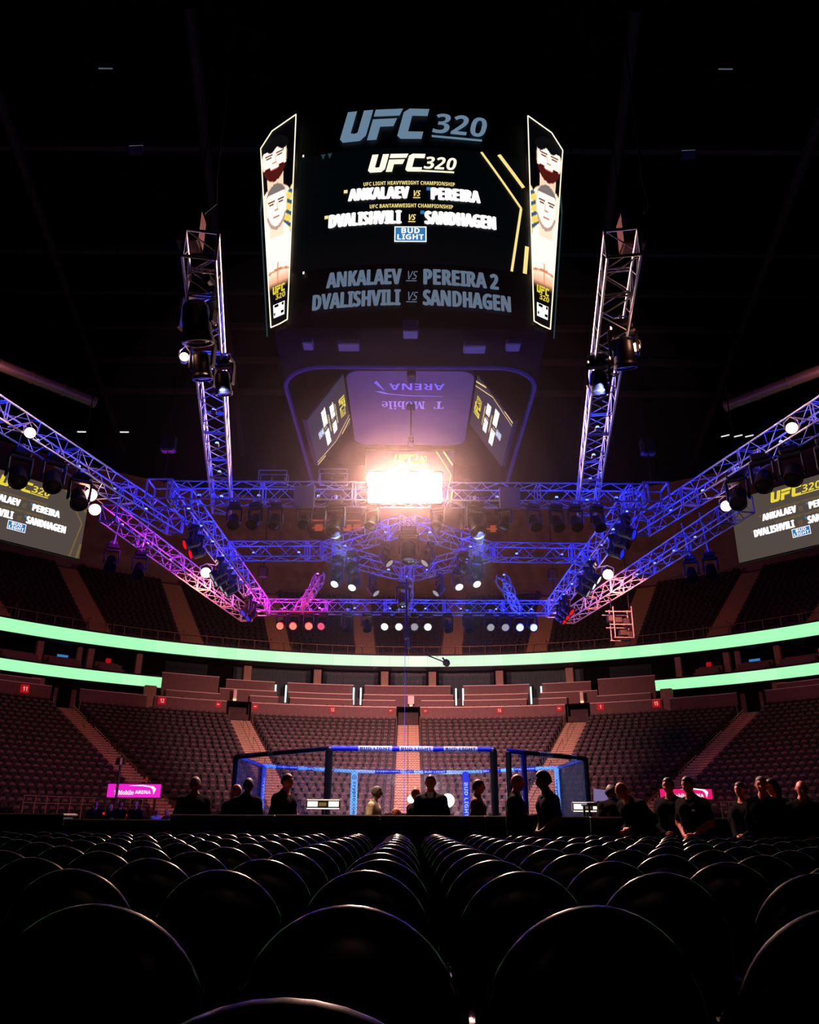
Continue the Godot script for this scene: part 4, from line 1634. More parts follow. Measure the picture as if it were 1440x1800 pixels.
func moving_head() -> Node3D:
	var o := Node3D.new()
	var c := MB.new()
	c.box(Vector3(0, 0.62, 0), Vector3(0.06, 0.16, 0.10), Basis(), 0.015)
	c.path([Vector3(-0.1, 0.60, 0), Vector3(-0.1, 0.68, 0), Vector3(0.1, 0.68, 0), Vector3(0.1, 0.60, 0)], 0.015, 6)
	obj("clamp", c, M.steel, o)
	var b := MB.new()
	b.box(Vector3(0, 0.50, 0), Vector3(0.36, 0.14, 0.28), Basis(), 0.03)
	obj("base", b, M.fixture, o)
	var y := MB.new()
	y.box(Vector3(0, 0.385, 0), Vector3(0.46, 0.09, 0.16), Basis(), 0.025)
	for s in [-1, 1]:
		y.box(Vector3(s * 0.215, 0.16, 0), Vector3(0.05, 0.46, 0.14), Basis(), 0.02)
	obj("yoke", y, M.fixture, o)
	var h := MB.new()
	h.lathe([Vector2(0, 0.24), Vector2(0.11, 0.23), Vector2(0.15, 0.17), Vector2(0.165, 0.0), Vector2(0.17, -0.16), Vector2(0.185, -0.20), Vector2(0.185, -0.26), Vector2(0.155, -0.262), Vector2(0.15, -0.235)], 18)
	var hn := obj("head", h, M.fixture, o)
	var l := MB.new()
	var dome := []
	for k in 5:
		var t := k / 4.0 * 1.2
		dome.append(Vector2(0.152 * sin(t) / sin(1.2), -0.235 - 0.03 * (cos(t) - cos(1.2))))
	l.lathe(dome, 18)
	obj("lens", l, M.lens_dark, hn)
	return o


# a copy of the moving head at p, its head looking along 'to'
func fixture(label: String, p: Vector3, to: Vector3, lens: Material, group: String, size := 1.0) -> Node3D:
	var r: Node3D = head0.duplicate()
	r.name = numbered("moving_light")
	add_child(r)
	r.position = p
	r.scale = Vector3.ONE * size
	tag(r, label, "stage light", group)
	var d := to.normalized()
	r.rotation.y = atan2(-d.x, -d.z) + 0.0
	var hn: Node3D = r.get_node("head")
	hn.rotation.x = acos(clampf(-d.y, -1.0, 1.0)) * 1.0
	(hn.get_node("lens") as MeshInstance3D).material_override = lens
	return r


func rig() -> void:
	head0 = moving_head()
	var H := 9.4
	var C := [Vector3(-6.55, H, -20.1), Vector3(6.45, H, -20.1)]
	truss("near edge truss of the lighting rig, under the scoreboard, carrying the blinding lamp bank", C[0], C[1])
	truss("far edge truss of the lighting rig with the row of coloured lamps below", Vector3(-5.95, H, -32.4), Vector3(5.85, H, -32.4))
	truss("left edge truss of the square lighting rig, blue turning magenta", Vector3(-6.3, H, -20.4), Vector3(-6.1, H, -32.1))
	truss("right edge truss of the square lighting rig, deep blue", Vector3(6.2, H, -20.4), Vector3(6.0, H, -32.1))
	truss("middle cross truss from the left edge to the diamond", Vector3(-5.95, H, -25.1), Vector3(-2.9, H, -25.0))
	truss("middle cross truss from the diamond to the right edge", Vector3(2.8, H, -25.0), Vector3(5.85, H, -25.1))
	var D := [Vector3(-0.05, H, -22.35), Vector3(2.65, H, -25.0), Vector3(-0.05, H, -27.55), Vector3(-2.75, H, -25.0)]
	var dn := ["near right", "far right", "far left", "near left"]
	for k in 4:
		truss("side of the hanging diamond truss, %s" % dn[k], D[k].lerp(D[(k + 1) % 4], 0.02), D[k].lerp(D[(k + 1) % 4], 0.98), 0.48)
	# corner blocks
	for q in [[-6.75, -20.1, "near left"], [6.65, -20.1, "near right"], [-6.2, -32.5, "far left"], [6.1, -32.5, "far right"]]:
		var o := thing("corner_block", "open cube corner of the lighting rig, %s" % q[2], "truss", Vector3(q[0], H, q[1]), 0.0, "corner cubes of the lighting rig")
		var m := MB.new()
		for sx in [-1, 1]:
			for sy in [-1, 1]:
				m.tube(Vector3(-0.33, sx * 0.28, sy * 0.33), Vector3(0.33, sx * 0.28, sy * 0.33), 0.028, -1.0, 6)
				m.tube(Vector3(sx * 0.33, -0.28, sy * 0.33), Vector3(sx * 0.33, 0.28, sy * 0.33), 0.028, -1.0, 6)
				m.tube(Vector3(sx * 0.33, sy * 0.28, -0.33), Vector3(sx * 0.33, sy * 0.28, 0.33), 0.028, -1.0, 6)
		obj("frame", m, M.aluminium, o)
		var w := MB.new()
		w.tube(Vector3(0, 0.28, 0), Vector3(0, 34.6, 0), 0.02)
		obj("hoist_chain", w, M.chair_frame, o)
		var mo := MB.new()
		mo.box(Vector3(0, 1.5, 0), Vector3(0.4, 0.5, 0.3), Basis(), 0.05)
		obj("hoist_motor", mo, M.fixture, o)
	# finger trusses reaching out from the rig
	var F := [
		[Vector3(-5.3, H, -21.0), Vector3(-3.26, H, -10.0), "near left finger truss reaching overhead towards the floor seats"],
		[Vector3(5.0, H, -21.0), Vector3(3.25, H, -9.9), "near right finger truss reaching overhead towards the floor seats"],
		[Vector3(-7.1, H, -22.7), Vector3(-9.3, H, -14.6), "left finger truss slanting down from the upper left, blue"],
		[Vector3(7.0, H, -22.6), Vector3(9.2, H, -14.4), "right finger truss slanting down from the upper right, blue"],
		[Vector3(-7.05, H, -34.0), Vector3(-8.75, H, -21.6), "far left finger truss lit magenta, beside the left video screen"],
		[Vector3(6.95, H, -34.0), Vector3(9.35, H, -20.6), "far right finger truss with a bright lamp at its far end"],
	]
	for q in F:
		truss(q[2], q[0], q[1], 0.5)
	# lights inside the trusses
	var up := Vector3(0, 0, 0)
	warm_row("blue LED uplight inside the near edge truss", C[0], C[1], 8, false, 0.75)
	warm_row("blue LED uplight inside the left edge truss", Vector3(-6.3, H, -20.4), Vector3(-6.2, H, -29.0), 6, false, 1.6)
	warm_row("magenta LED uplight ending the left edge truss", Vector3(-6.2, H, -29.4), Vector3(-6.1, H, -32.3), 2, true, 2.2)
	warm_row("blue LED uplight inside the right edge truss", Vector3(6.2, H, -20.4), Vector3(6.0, H, -32.3), 8, false, 1.7)
	warm_row("violet LED uplight inside the far edge truss", Vector3(-5.9, H, -32.4), Vector3(-3.0, H, -32.4), 2, true, 0.9)
	warm_row("blue LED uplight inside the far edge truss", Vector3(-3.0, H, -32.4), Vector3(5.85, H, -32.4), 6, false, 1.6)
	warm_row("blue LED uplight inside the left cross truss", Vector3(-5.9, H, -25.1), Vector3(-2.9, H, -25.0), 2, false, 1.0)
	warm_row("blue LED uplight inside the right cross truss", Vector3(2.8, H, -25.0), Vector3(5.8, H, -25.1), 2, false, 1.0)
	for k in 4:
		warm_row("blue LED uplight in the %s side of the diamond" % dn[k], D[k], D[(k + 1) % 4], 2, false, 1.1)
	warm_row("blue LED uplight inside the near left finger truss", F[0][0], F[0][1].lerp(F[0][0], 0.1), 6, false, 1.0)
	warm_row("blue LED uplight inside the near right finger truss", F[1][0], F[1][1].lerp(F[1][0], 0.35), 5, false, 1.1)
	warm_row("blue LED uplight inside the left finger truss", F[2][0].lerp(F[2][1], 0.1), F[2][1], 5, false, 1.1)
	warm_row("blue LED uplight inside the right finger truss", F[3][0].lerp(F[3][1], 0.1), F[3][1], 5, false, 0.8)
	warm_row("magenta LED uplight inside the far left finger truss", F[4][0].lerp(F[4][1], 0.3), F[4][1], 5, true, 1.0)
	warm_row("blue LED uplight inside the far right finger truss", F[5][0].lerp(F[5][1], 0.35), F[5][1].lerp(F[5][0], 0.15), 5, false, 0.8)
	# the blinding lamp bank: two rows of five lamps facing the floor seats
	var bank := thing("lamp_bank", "blinding white lamp bank on the near truss under the scoreboard", "lamp", Vector3(-0.13, 9.36, -19.5))
	var down := Basis(Vector3.RIGHT, 0.36)
	var fr := MB.new()
	fr.box(down * Vector3(0, 0, -0.16), Vector3(2.06, 0.9, 0.12), down, 0.03)
	for x in [-0.8, 0.8]:
		fr.box(Vector3(x, 0.1, -0.35), Vector3(0.08, 0.5, 0.3), Basis(), 0.02)
	obj("frame", fr, M.fixture, bank)
	for j in 2:
		for i in 5:
			var m := MB.new()
			m.box(down * Vector3((i - 2) * 0.395, (j - 0.5) * 0.41, -0.04), Vector3(0.385, 0.40, 0.10), down, 0.035)
			obj("lamp_lens", m, M.flare, bank)
	# boxes on the near truss
	for q in [[-2.82, "left"], [2.68, "right"]]:
		var o := thing("power_box", "plain grey box hung on the near truss, %s of the lamp bank" % q[0 + 1], "box", Vector3(q[0], 8.85, -19.75), 0.0, "grey boxes on the near truss")
		var m := MB.new()
		m.box(Vector3(0, 0.33, 0), Vector3(0.56, 0.62, 0.12), Basis(), 0.02)
		obj("panel", m, M.grey_case, o)
		var b := MB.new()
		b.box(Vector3(0, 0.36, -0.14), Vector3(0.4, 0.5, 0.16), Basis(), 0.03)
		obj("back_case", b, M.fixture, o)
	for q in [[-3.75, 9.9, "left"], [-2.1, 9.95, "right"]]:
		var o := thing("equipment_rack", "open frame with small boxes standing on the near truss, %s one" % q[2], "rack", Vector3(q[0], q[1] - 0.22, -20.1))
		var m := MB.new()
		for y in [0.0, 0.36]:
			for z in [-0.15, 0.15]:
				m.tube(Vector3(-0.38, y, z), Vector3(0.38, y, z), 0.016, -1.0, 5)
		for x in [-0.38, 0.38]:
			for z in [-0.15, 0.15]:
				m.tube(Vector3(x, 0, z), Vector3(x, 0.36, z), 0.016, -1.0, 5)
		obj("frame", m, M.aluminium, o)
		for x in [-0.18, 0.18]:
			var b := MB.new()
			b.box(Vector3(x, 0.14, 0), Vector3(0.28, 0.2, 0.26), Basis(), 0.02)
			obj("box", b, M.fixture, o)
	rig_lamps(H)


func rig_lamps(H: float) -> void:
	var dn := Vector3(0, -1, 0.25)
	# under the near truss, dark, pointing at the cage or out
	var xs := [-4.74, -4.17, -3.62, -2.84, -2.0, -1.0, 0.77, 1.77, 2.57, 3.36, 3.97, 4.48, 5.08]
	for i in xs.size():
		var big: bool = i in [4, 7]
		fixture("dark stage light hanging under the near edge truss, %s from the left" % ORD[i], Vector3(xs[i], 8.62 - (0.12 if big else 0.0), -20.1), Vector3(rng.randf_range(-0.3, 0.3), -1, rng.randf_range(0.3, 0.9)), M.lens_dark, "dark stage lights under the near truss", 1.25 if big else 0.9)
	# diamond
	var dq := [[-2.4, -25.49, 1, "white lit stage light under the diamond, outermost left"], [-1.86, -25.89, 1, "white lit stage light under the diamond, second from the left"], [-1.26, -26.51, 2, "white stage light seen edge-on under the left of the diamond's far corner"], [-0.73, -23.1, 2, "white stage light inside the diamond, left one"], [0.60, -23.05, 2, "white stage light inside the diamond, right one"], [1.05, -26.46, 2, "white stage light seen edge-on under the right of the diamond's far corner"], [1.63, -25.74, 1, "white lit stage light under the diamond, second from the right"], [2.18, -25.39, 1, "white lit stage light under the diamond, outermost right"], [-2.3, -24.4, 0, "dark stage light under the near left side of the diamond, outer"], [-1.8, -23.9, 0, "dark stage light under the near left side of the diamond, inner"], [1.7, -23.9, 0, "dark stage light under the near right side of the diamond, inner"], [2.15, -24.4, 0, "dark stage light under the near right side of the diamond, outer"]]
	for q in dq:
		var to := Vector3(q[0] * 0.12, -0.75, 0.65)
		if q[2] == 2:
			to = Vector3(-signf(q[0]) * 0.75, -0.9, 0.35)
		fixture(q[3], Vector3(q[0], 8.52, q[1]), to, [M.lens_dark, M.lens_white, M.lens_soft][q[2]], "stage lights on the diamond truss", 0.9)
	fixture("big dark stage light below the near corner of the diamond", Vector3(-0.02, 8.5, -22.3), Vector3(0, -1, 0.2), M.lens_dark, "stage lights on the diamond truss", 1.3)
	fixture("dark stage light below the far corner of the diamond", Vector3(-0.22, 8.45, -27.6), Vector3(0.1, -1, 0.5), M.lens_dark, "stage lights on the diamond truss", 1.1)
	# far truss row
	var fq := [[-5.27, M.lens_red2, "first, pale red"], [-4.76, M.lens_red2, "second, pale red"], [-4.14, M.lens_red2, "third, pale red"], [-3.57, M.lens_pink, "fourth, magenta"], [-2.56, M.lens_dark, "fifth, unlit with blue sheen"], [-1.74, M.lens_dark, "sixth, unlit"], [-0.96, M.lens_white, "seventh, white"], [-0.4, M.lens_white, "eighth, white with cyan case"], [0.22, M.lens_soft, "ninth, soft white"], [0.78, M.lens_white, "tenth, white"], [1.61, M.lens_dark, "eleventh, unlit"], [2.45, M.lens_dark, "twelfth, unlit"], [3.35, M.lens_soft, "thirteenth, dim lilac"], [3.96, M.lens_soft, "fourteenth, dim lilac"], [4.58, M.lens_bluewhite, "fifteenth, blazing blue white"], [5.1, M.lens_bluewhite, "last, blazing blue white"]]
	for q in fq:
		var dark: bool = q[1] == M.lens_dark
		fixture("stage light in the row under the far truss, %s" % q[2], Vector3(q[0], 8.64, -32.4), Vector3(rng.randf_range(-0.2, 0.2), -1.0 if dark else -0.55, 0.4 if dark else 1.0), q[1], "row of stage lights under the far truss")
	for x in [4.58, 5.1]:
		omni("far_blue_glow", Vector3(x, 8.5, -31.9), Color(0.2, 0.25, 1.0), 2.5, 0.1)
	for x in [-5.27, -4.76, -4.14]:
		omni("far_red_glow", Vector3(x, 8.5, -31.95), Color(1.0, 0.12, 0.08), 0.8, 0.1)
	# side trusses
	for q in [[-6.24, -22.0, M.lens_red, 0, "red stage light under the left edge truss"], [-6.3, -22.9, M.lens_red, 0, "dim red stage light under the left edge truss, behind the red one"], [-6.16, -25.1, M.lens_soft, 1, "first of four white discs under the left edge truss"], [-6.2, -25.8, M.lens_soft, 1, "second of four white discs under the left edge truss"], [-6.16, -26.45, M.lens_soft, 1, "third of four white discs under the left edge truss"], [-6.14, -27.1, M.lens_soft, 1, "fourth of four white discs under the left edge truss"], [-6.1, -29.9, M.lens_blue, 2, "dim blue lamp near the far end of the left edge truss"], [-6.07, -30.7, M.lens_blue, 2, "bright blue lamp at the far end of the left edge truss"], [5.95, -20.9, M.lens_blue, 0, "blue stage light at the near end of the right edge truss"], [6.0, -21.7, M.lens_dark, 0, "unlit stage light under the right edge truss, beside the blue one"], [6.05, -22.6, M.lens_blue, 0, "second blue stage light under the right edge truss"], [5.95, -25.2, M.lens_white, 1, "first of three white discs under the right edge truss"], [5.95, -25.9, M.lens_white, 1, "second of three white discs under the right edge truss"], [5.95, -26.9, M.lens_soft, 1, "third of three white discs under the right edge truss"], [5.9, -29.5, M.lens_red, 2, "dim red lamp near the far end of the right edge truss"], [5.9, -30.2, M.lens_red, 2, "red lamp in the middle of the far end of the right edge truss"], [5.9, -30.9, M.lens_red, 2, "red lamp at the far end of the right edge truss"]]:
		var s := signf(q[0])
		var to := Vector3(s * 0.8, -0.6, 0.35)
		if q[3] == 0:
			to = Vector3(s * 0.7, -0.4, 0.5)
		elif q[3] == 2:
			to = Vector3(s * 0.7, -0.75, 0.5)
		fixture(q[4], Vector3(q[0] + s * 0.1, 8.62, q[1]), to, q[2], "stage lights under the side trusses", 0.95)
	# hot lamps that shine into the lens
	for q in [[-6.98, 9.0, -26.26, 0.17, "bright warm lamp at the far end of the magenta finger truss"], [6.81, 9.0, -26.18, 0.17, "bright warm lamp beside the right edge truss"], [-8.41, 9.05, -15.82, 0.115, "bright lamp on the left blue finger truss, near the frame edge"], [8.25, 9.05, -15.37, 0.12, "bright lamp on the right blue finger truss, near the frame edge"], [-8.33, 9.0, -19.27, 0.15, "small bright lamp beside the left video screen, upper of two"], [-8.46, 8.85, -19.96, 0.15, "small bright lamp beside the left video screen, lower of two"], [8.48, 9.0, -19.8, 0.14, "small warm lamp beside the right video screen"], [-4.1, 8.9, -12.45, 0.08, "bright lamp on the near left finger truss"], [4.02, 9.0, -12.2, 0.08, "small bright lamp on the near right finger truss"]]:
		var o := thing("flood_lamp", q[4], "lamp", Vector3(q[0], q[1], q[2]), atan2(-q[0], -q[2]))
		var r: float = q[3]
		var hs := MB.new()
		hs.lathe([Vector2(0, -0.22), Vector2(r * 0.8, -0.2), Vector2(r * 1.12, 0.0), Vector2(r * 1.12, 0.06), Vector2(r, 0.06)], 16, Transform3D(Basis(Vector3.RIGHT, PI / 2 + 0.25), Vector3.ZERO))
		obj("housing", hs, M.fixture, o)
		var ln := MB.new()
		ln.lathe([Vector2(0, 0.09), Vector2(r * 0.6, 0.08), Vector2(r, 0.05)], 16, Transform3D(Basis(Vector3.RIGHT, PI / 2 + 0.25), Vector3.ZERO))
		obj("lens", ln, M.lens_hot, o)
		var br := MB.new()
		br.path([Vector3(-r * 1.15, 0, 0), Vector3(-r * 1.15, r + 0.05, 0), Vector3(0, r + 0.16, 0), Vector3(r * 1.15, r + 0.05, 0), Vector3(r * 1.15, 0, 0)], 0.015, 5)
		var anchor := Vector3.ZERO
		var px: float = q[0]
		var pz: float = q[2]
		if absf(pz + 26.2) < 0.3:
			anchor = Vector3(signf(px) * 6.2, 9.2, pz)
		elif pz > -13.0:
			anchor = Vector3(-3.75 if px < 0 else 3.63, 9.2, pz)
		else:
			anchor = Vector3(signf(px) * lerpf(7.1, 9.25, clampf((-pz - 22.7) / -8.1, 0.0, 1.0)), 9.2, pz)
		var la := o.transform.affine_inverse() * anchor
		br.tube(Vector3(0, r + 0.16, 0), la, 0.02, -1.0, 6)
		obj("bracket", br, M.steel, o)
		omni("flood_glow", Vector3(q[0], q[1] - 0.05, q[2] + 0.45), Color(1.0, 0.68, 0.55), 2.2 * r, r)
	# on the finger trusses
	for q in [[-9.13, 8.55, -17.0, "dark stage light under the left finger truss, nearest the frame edge"], [-8.5, 8.6, -17.4, "dark stage light under the left finger truss, middle one"], [-8.3, 8.6, -18.5, "dark stage light under the left finger truss, above the video screen"], [8.13, 8.6, -18.2, "dark stage light under the right finger truss, innermost"], [8.25, 8.55, -17.0, "dark stage light under the right finger truss, middle one"], [8.75, 8.55, -16.6, "dark stage light under the right finger truss, outer one"], [9.3, 8.5, -16.0, "big dark stage light at the right frame edge above the video screen"]]:
		fixture(q[3], Vector3(q[0], q[1], q[2]), Vector3(-q[0] * 0.05, -0.9, 0.6), M.lens_dark, "dark stage lights under the finger trusses", 1.15)
	for q in [[-3.62, 9.1, -11.4, 1.45, "big black stage light under the near left finger truss"], [-3.72, 8.75, -12.3, 1.0, "black stage light beside the lit lamp on the near left finger truss"], [-3.5, 8.8, -13.0, 0.9, "black stage light just beyond the lit lamp on the near left finger truss"], [3.78, 8.95, -12.1, 1.1, "black stage light with warm sheen under the near right finger truss"], [3.5, 8.8, -12.9, 0.95, "black stage light under the near right finger truss, farther one"]]:
		fixture(q[4], Vector3(q[0], q[1] - 0.1 * q[3], q[2]), Vector3(0.1, -1, -0.35), M.lens_dark, "black stage lights under the near finger trusses", q[3])
	for s in [-1.0, 1.0]:
		var o := thing("cable_box", "dark red cable box on the near end of the %s overhead finger truss" % ("left" if s < 0 else "right"), "box", Vector3(-3.55 if s < 0 else 3.55, 9.62, -10.35))
		var m := MB.new()
		m.box(Vector3(0, 0.33, 0), Vector3(0.36, 0.62, 0.36), Basis(), 0.03)
		obj("case", m, M.red_case, o)
		var w := MB.new()
		w.path([Vector3(0.2, 0.6, 0.1), Vector3(0.35, 0.9, 0.0), Vector3(0.3, 1.4, 0.0), Vector3(0.3, 34.0, 0.0)], 0.02, 6)
		obj("cable", w, M.chair_frame, o)
	# lamps lowered on poles from the far finger trusses
	for q in [[-9.4, -24.0, 9.6, 8.75, "stage light lowered on a pole from the magenta truss, outer one"], [-8.6, -24.3, 9.3, 8.62, "stage light lowered on a pole from the magenta truss, inner one"], [9.5, -24.0, 9.65, 8.6, "stage light lowered on a pole beside the right video screen"], [8.95, -24.2, 9.35, 8.55, "second stage light lowered on a slanted pole beside the right video screen"]]:
		fixture(q[4], Vector3(q[0], q[3] - 0.1, q[1]), Vector3(-signf(q[0]) * 0.2, -0.8, 0.6), M.lens_dark, "stage lights lowered on poles")
		var p := MB.new()
		p.tube(Vector3(0, 0.6, 0), Vector3(-signf(q[0]) * 0.12, q[2] - q[3] + 0.9, 0.0), 0.03, -1.0, 8)
		var po := obj("drop_pole", p, M.steel)
		po.position = Vector3(q[0], q[3] - 0.1, q[1])
		tag(po, "pale drop pole holding the " + String(q[4]).replace(" lowered on a pole", "").replace(" lowered on a slanted pole", ""), "pole")
	# cable-wrapped arms reaching in from the far truss
	for q in [[Vector3(-4.6, 9.3, -32.7), Vector3(-3.25, 9.45, -28.2), true, "bundle of cables on an arm of the far truss glowing magenta"], [Vector3(4.6, 9.3, -32.7), Vector3(3.4, 9.45, -28.2), false, "bundle of cables on an arm of the far truss glowing deep blue"], [Vector3(-0.05, 9.2, -32.7), Vector3(-0.1, 9.35, -28.2), false, "bundle of cables on the middle arm between diamond and far truss"]]:
		var a: Vector3 = q[0]
		var o := thing("cable_bundle", q[3], "cable bundle", a)
		var z: Vector3 = (q[1] - a).normalized()
		var x := z.cross(Vector3.UP).normalized()
		var y := x.cross(z)
		var n: float = (q[1] - a).length()
		for k in 7:
			var m := MB.new()
			var pts := []
			for i in 15:
				var t := i / 14.0
				var an := k * 0.9 + t * 7.0 * (1.0 if k % 2 == 0 else -1.0)
				var r := 0.20 + 0.05 * sin(k * 2.0 + t * 9.0)
				pts.append(z * t * n + x * cos(an) * r + y * sin(an) * r)
			m.path(pts, 0.03, 6)
			obj("cable", m, M.aluminium, o)
		var s := MB.new()
		s.tube(Vector3.ZERO, z * n, 0.05, -1.0, 8)
		obj("arm", s, M.aluminium, o)
		for t in [0.25, 0.55, 0.85]:
			warmer("LED uplight on the %s cable bundle, %s one" % ["magenta" if q[2] else ("right blue" if a.x > 1.0 else "middle"), {0.25: "far", 0.55: "middle", 0.85: "near"}[t]], a + z * n * t + y * 0.35, q[2], 0.7)
	# small lit equipment frame hung right of the rig
	var hr := thing("equipment_rack", "small pinkish open frame of boxes hanging right of the rig", "rack", Vector3(8.0, 7.6, -30.0))
	var hf := MB.new()
	for y in [0.0, 0.5, 1.0]:
		for z in [-0.3, 0.3]:
			hf.tube(Vector3(-0.5 + 0.25 * (1.0 - y), y, z), Vector3(0.5, y, z), 0.025, -1.0, 6)
	for x in [-0.2, 0.5]:
		for z in [-0.3, 0.3]:
			hf.tube(Vector3(x, 0, z), Vector3(x, 1.2, z), 0.025, -1.0, 6)
	obj("frame", hf, M.grey_case, hr)
	for q in [[0.0, 0.7, 0.3], [0.3, 0.65, 0.25], [0.15, 0.2, 0.3], [0.4, 0.15, 0.2], [-0.3, 0.75, 0.2]]:
		var b := MB.new()
		b.box(Vector3(q[0], q[1], 0.1), Vector3(q[2], 0.24, 0.3), Basis(), 0.03)
		obj("box", b, M.fixture, hr)
	var hc := MB.new()
	for x in [-0.2, 0.5]:
		hc.tube(Vector3(x, 1.2, 0), Vector3(x, 36.4, 0), 0.02)
	obj("hoist_chain", hc, M.chair_frame, hr)
	omni("rack_glow", Vector3(7.4, 8.6, -29.0), Color(1.0, 0.6, 0.55), 0.12, 0.1)


# ---------------- the eight-sided cage on its platform
func cage() -> void:
	var A := 4.9
	var S := A * 0.41421
	var cx := 0.08
	var cz := -25.4
	var cn := [Vector2(-S, A), Vector2(S, A), Vector2(A, S), Vector2(A, -S), Vector2(S, -A), Vector2(-S, -A), Vector2(-A, -S), Vector2(-A, S)]   # x, towards the camera
	var P := func(i: int, h: float) -> Vector3: return Vector3(cn[i % 8].x, h, cn[i % 8].y)
	var pf := thing("cage_platform", "raised black eight-sided platform under the fenced cage", "platform", Vector3(cx, 0, cz))
	var pm := MB.new()
	var poly := PackedVector2Array()
	for p in cn:
		poly.append(p * 1.22)
	pm.prism(poly, -1.0, 0.0, Transform3D(Basis(Vector3.RIGHT, PI / 2), Vector3.ZERO))
	obj("platform_deck", pm, M.cloth, pf)
	var cm := MB.new()
	var p2 := PackedVector2Array()
	for p in cn:
		p2.append(p * 0.99)
	cm.prism(p2, -1.03, -1.0, Transform3D(Basis(Vector3.RIGHT, PI / 2), Vector3.ZERO))
	obj("canvas", cm, M.canvas, pf)
	var o := thing("fight_cage", "eight-sided fight cage with padded blue and black posts and dark wire mesh", "cage", Vector3(cx, 1.0, cz))
	var T := 1.76
	# posts with pads
	var post_m := [M.pad_black, M.pad_black, M.pad_black, M.pad_blue, M.pad_royal, M.pad_sky, M.pad_blue, M.pad_navy]
	for i in 8:
		var m := MB.new()
		var xf := Transform3D(Basis(Vector3.UP, atan2(cn[i].x, cn[i].y)), P.call(i, 0.0))
		m.box(xf * Vector3(0, T / 2, 0), Vector3(0.17, T, 0.15), xf.basis, 0.04)
		m.lathe([Vector2(0, 0.06), Vector2(0.06, 0.04), Vector2(0.085, 0.0), Vector2(0.085, -0.03)], 12, Transform3D(Basis(), P.call(i, T)))
		obj("post", m, post_m[i], o)
	# fence side from point a to b: top rail pad, bottom rail, mesh
	var rail_m := [M.pad_royal, M.pad_black, M.pad_blue, M.pad_sky, M.pad_white, M.pad_sky, M.pad_blue, M.pad_navy]
	for i in 8:
		var a: Vector3 = P.call(i, 0.0)
		var b: Vector3 = P.call(i + 1, 0.0)
		var parts := [[a, b]]
		if i == 1:      # the gate side: gate leaf ajar near the corner
			parts = [[a.lerp(b, 0.145), a.lerp(b, 0.30)], [a.lerp(b, 0.30), b]]
			for t in [0.145, 0.30]:
				var pm2 := MB.new()
				var c := a.lerp(b, t)
				pm2.box(c + Vector3(0, T / 2, 0), Vector3(0.13, T, 0.13), Basis(Vector3.UP, PI / 4), 0.03)
				obj("gate_post", pm2, M.pad_black if t < 0.2 else M.pad_royal, o)
		for q in parts.size():
			fence_side(o, parts[q][0], parts[q][1], T, rail_m[i] if not (i == 1 and q == 0) else M.pad_royal)
		if i == 1:
			rail_text(o, a.lerp(b, 0.33), b, T, [["crypto.com", 0.3], ["UFC", 0.78]], M.pad_white, M.print_blue)
	var A0: Vector3 = P.call(0, 0)
	var A1: Vector3 = P.call(1, 0)
	rail_text(o, A0, A1, T, [["BUD LIGHT", 0.28], ["BUD LIGHT", 0.53], ["BUD LIGHT", 0.80]], M.pad_white, M.print_blue)
	rail_text(o, P.call(7, 0), A0, T, [["UFC", 0.42], ["crypto.com", 0.13]], M.pad_navy, M.print_white)
	rail_text(o, P.call(5, 0), P.call(4, 0), T, [["crypto.com", 0.3], ["UFC", 0.5], ["BUD LIGHT", 0.72]], M.pad_royal, M.print_white)
	rail_text(o, P.call(6, 0), P.call(5, 0), T, [["crypto.com", 0.25], ["UFC", 0.5], ["UFC", 0.72]], M.pad_blue, M.print_white)
	rail_text(o, P.call(4, 0), P.call(3, 0), T, [["BUD LIGHT", 0.3], ["crypto.com", 0.66]], M.pad_royal, M.print_white)
	# pads of the far posts carry upright lettering
	for q in [[5, "crypto.com", M.pad_sky, M.print_blue], [4, "BUD LIGHT", M.pad_royal, M.print_white], [6, "crypto.com", M.pad_blue, M.print_white], [3, "crypto.com", M.pad_sky, M.print_blue]]:
		var c: Vector3 = P.call(q[0], 0.0)
		var inward := (-Vector3(c.x, 0, c.z)).normalized()
		if q[0] in [4, 5]:
			inward = (inward + Vector3(0, 0, 1.4)).normalized()
		var x := Vector3.UP.cross(inward).normalized()
		var t := Transform3D(Basis(x, Vector3.UP, inward), c + inward * 0.11 + Vector3(0, T / 2 + 0.02, 0))
		var m := MB.new()
		m.box(t * Vector3(0, 0, 0), Vector3(0.25, T - 0.06, 0.06), t.basis, 0.02)
		obj("post_pad", m, q[2], o)
		# lettering reads downwards
		var fr := flat_frame(t * Transform3D(Basis(Vector3(0, -1, 0), Vector3(1, 0, 0), Vector3(0, 0, 1)), Vector3.ZERO))
		var l := MB.new()
		put_text(l, q[1], "sans_bold", fr, 0.08, 0, 1.15, 0.13, 0.0, 0.036)
		if q[0] == 5:
			var ring := []
			for k in 8:
				var an := TAU * k / 8
				ring.append(Vector3(0, 0, 0))
				put_line(l, fr, Vector2(-0.66 + 0.07 * cos(an), 0.07 * sin(an)), Vector2(-0.66 + 0.07 * cos(an + TAU / 8), 0.07 * sin(an + TAU / 8)), 0.025, 0.036)
			put_rect(l, fr, -0.66, 0, 0.04, 0.04, 0.0, 0.036)
		obj("lettering", l, q[3], o)


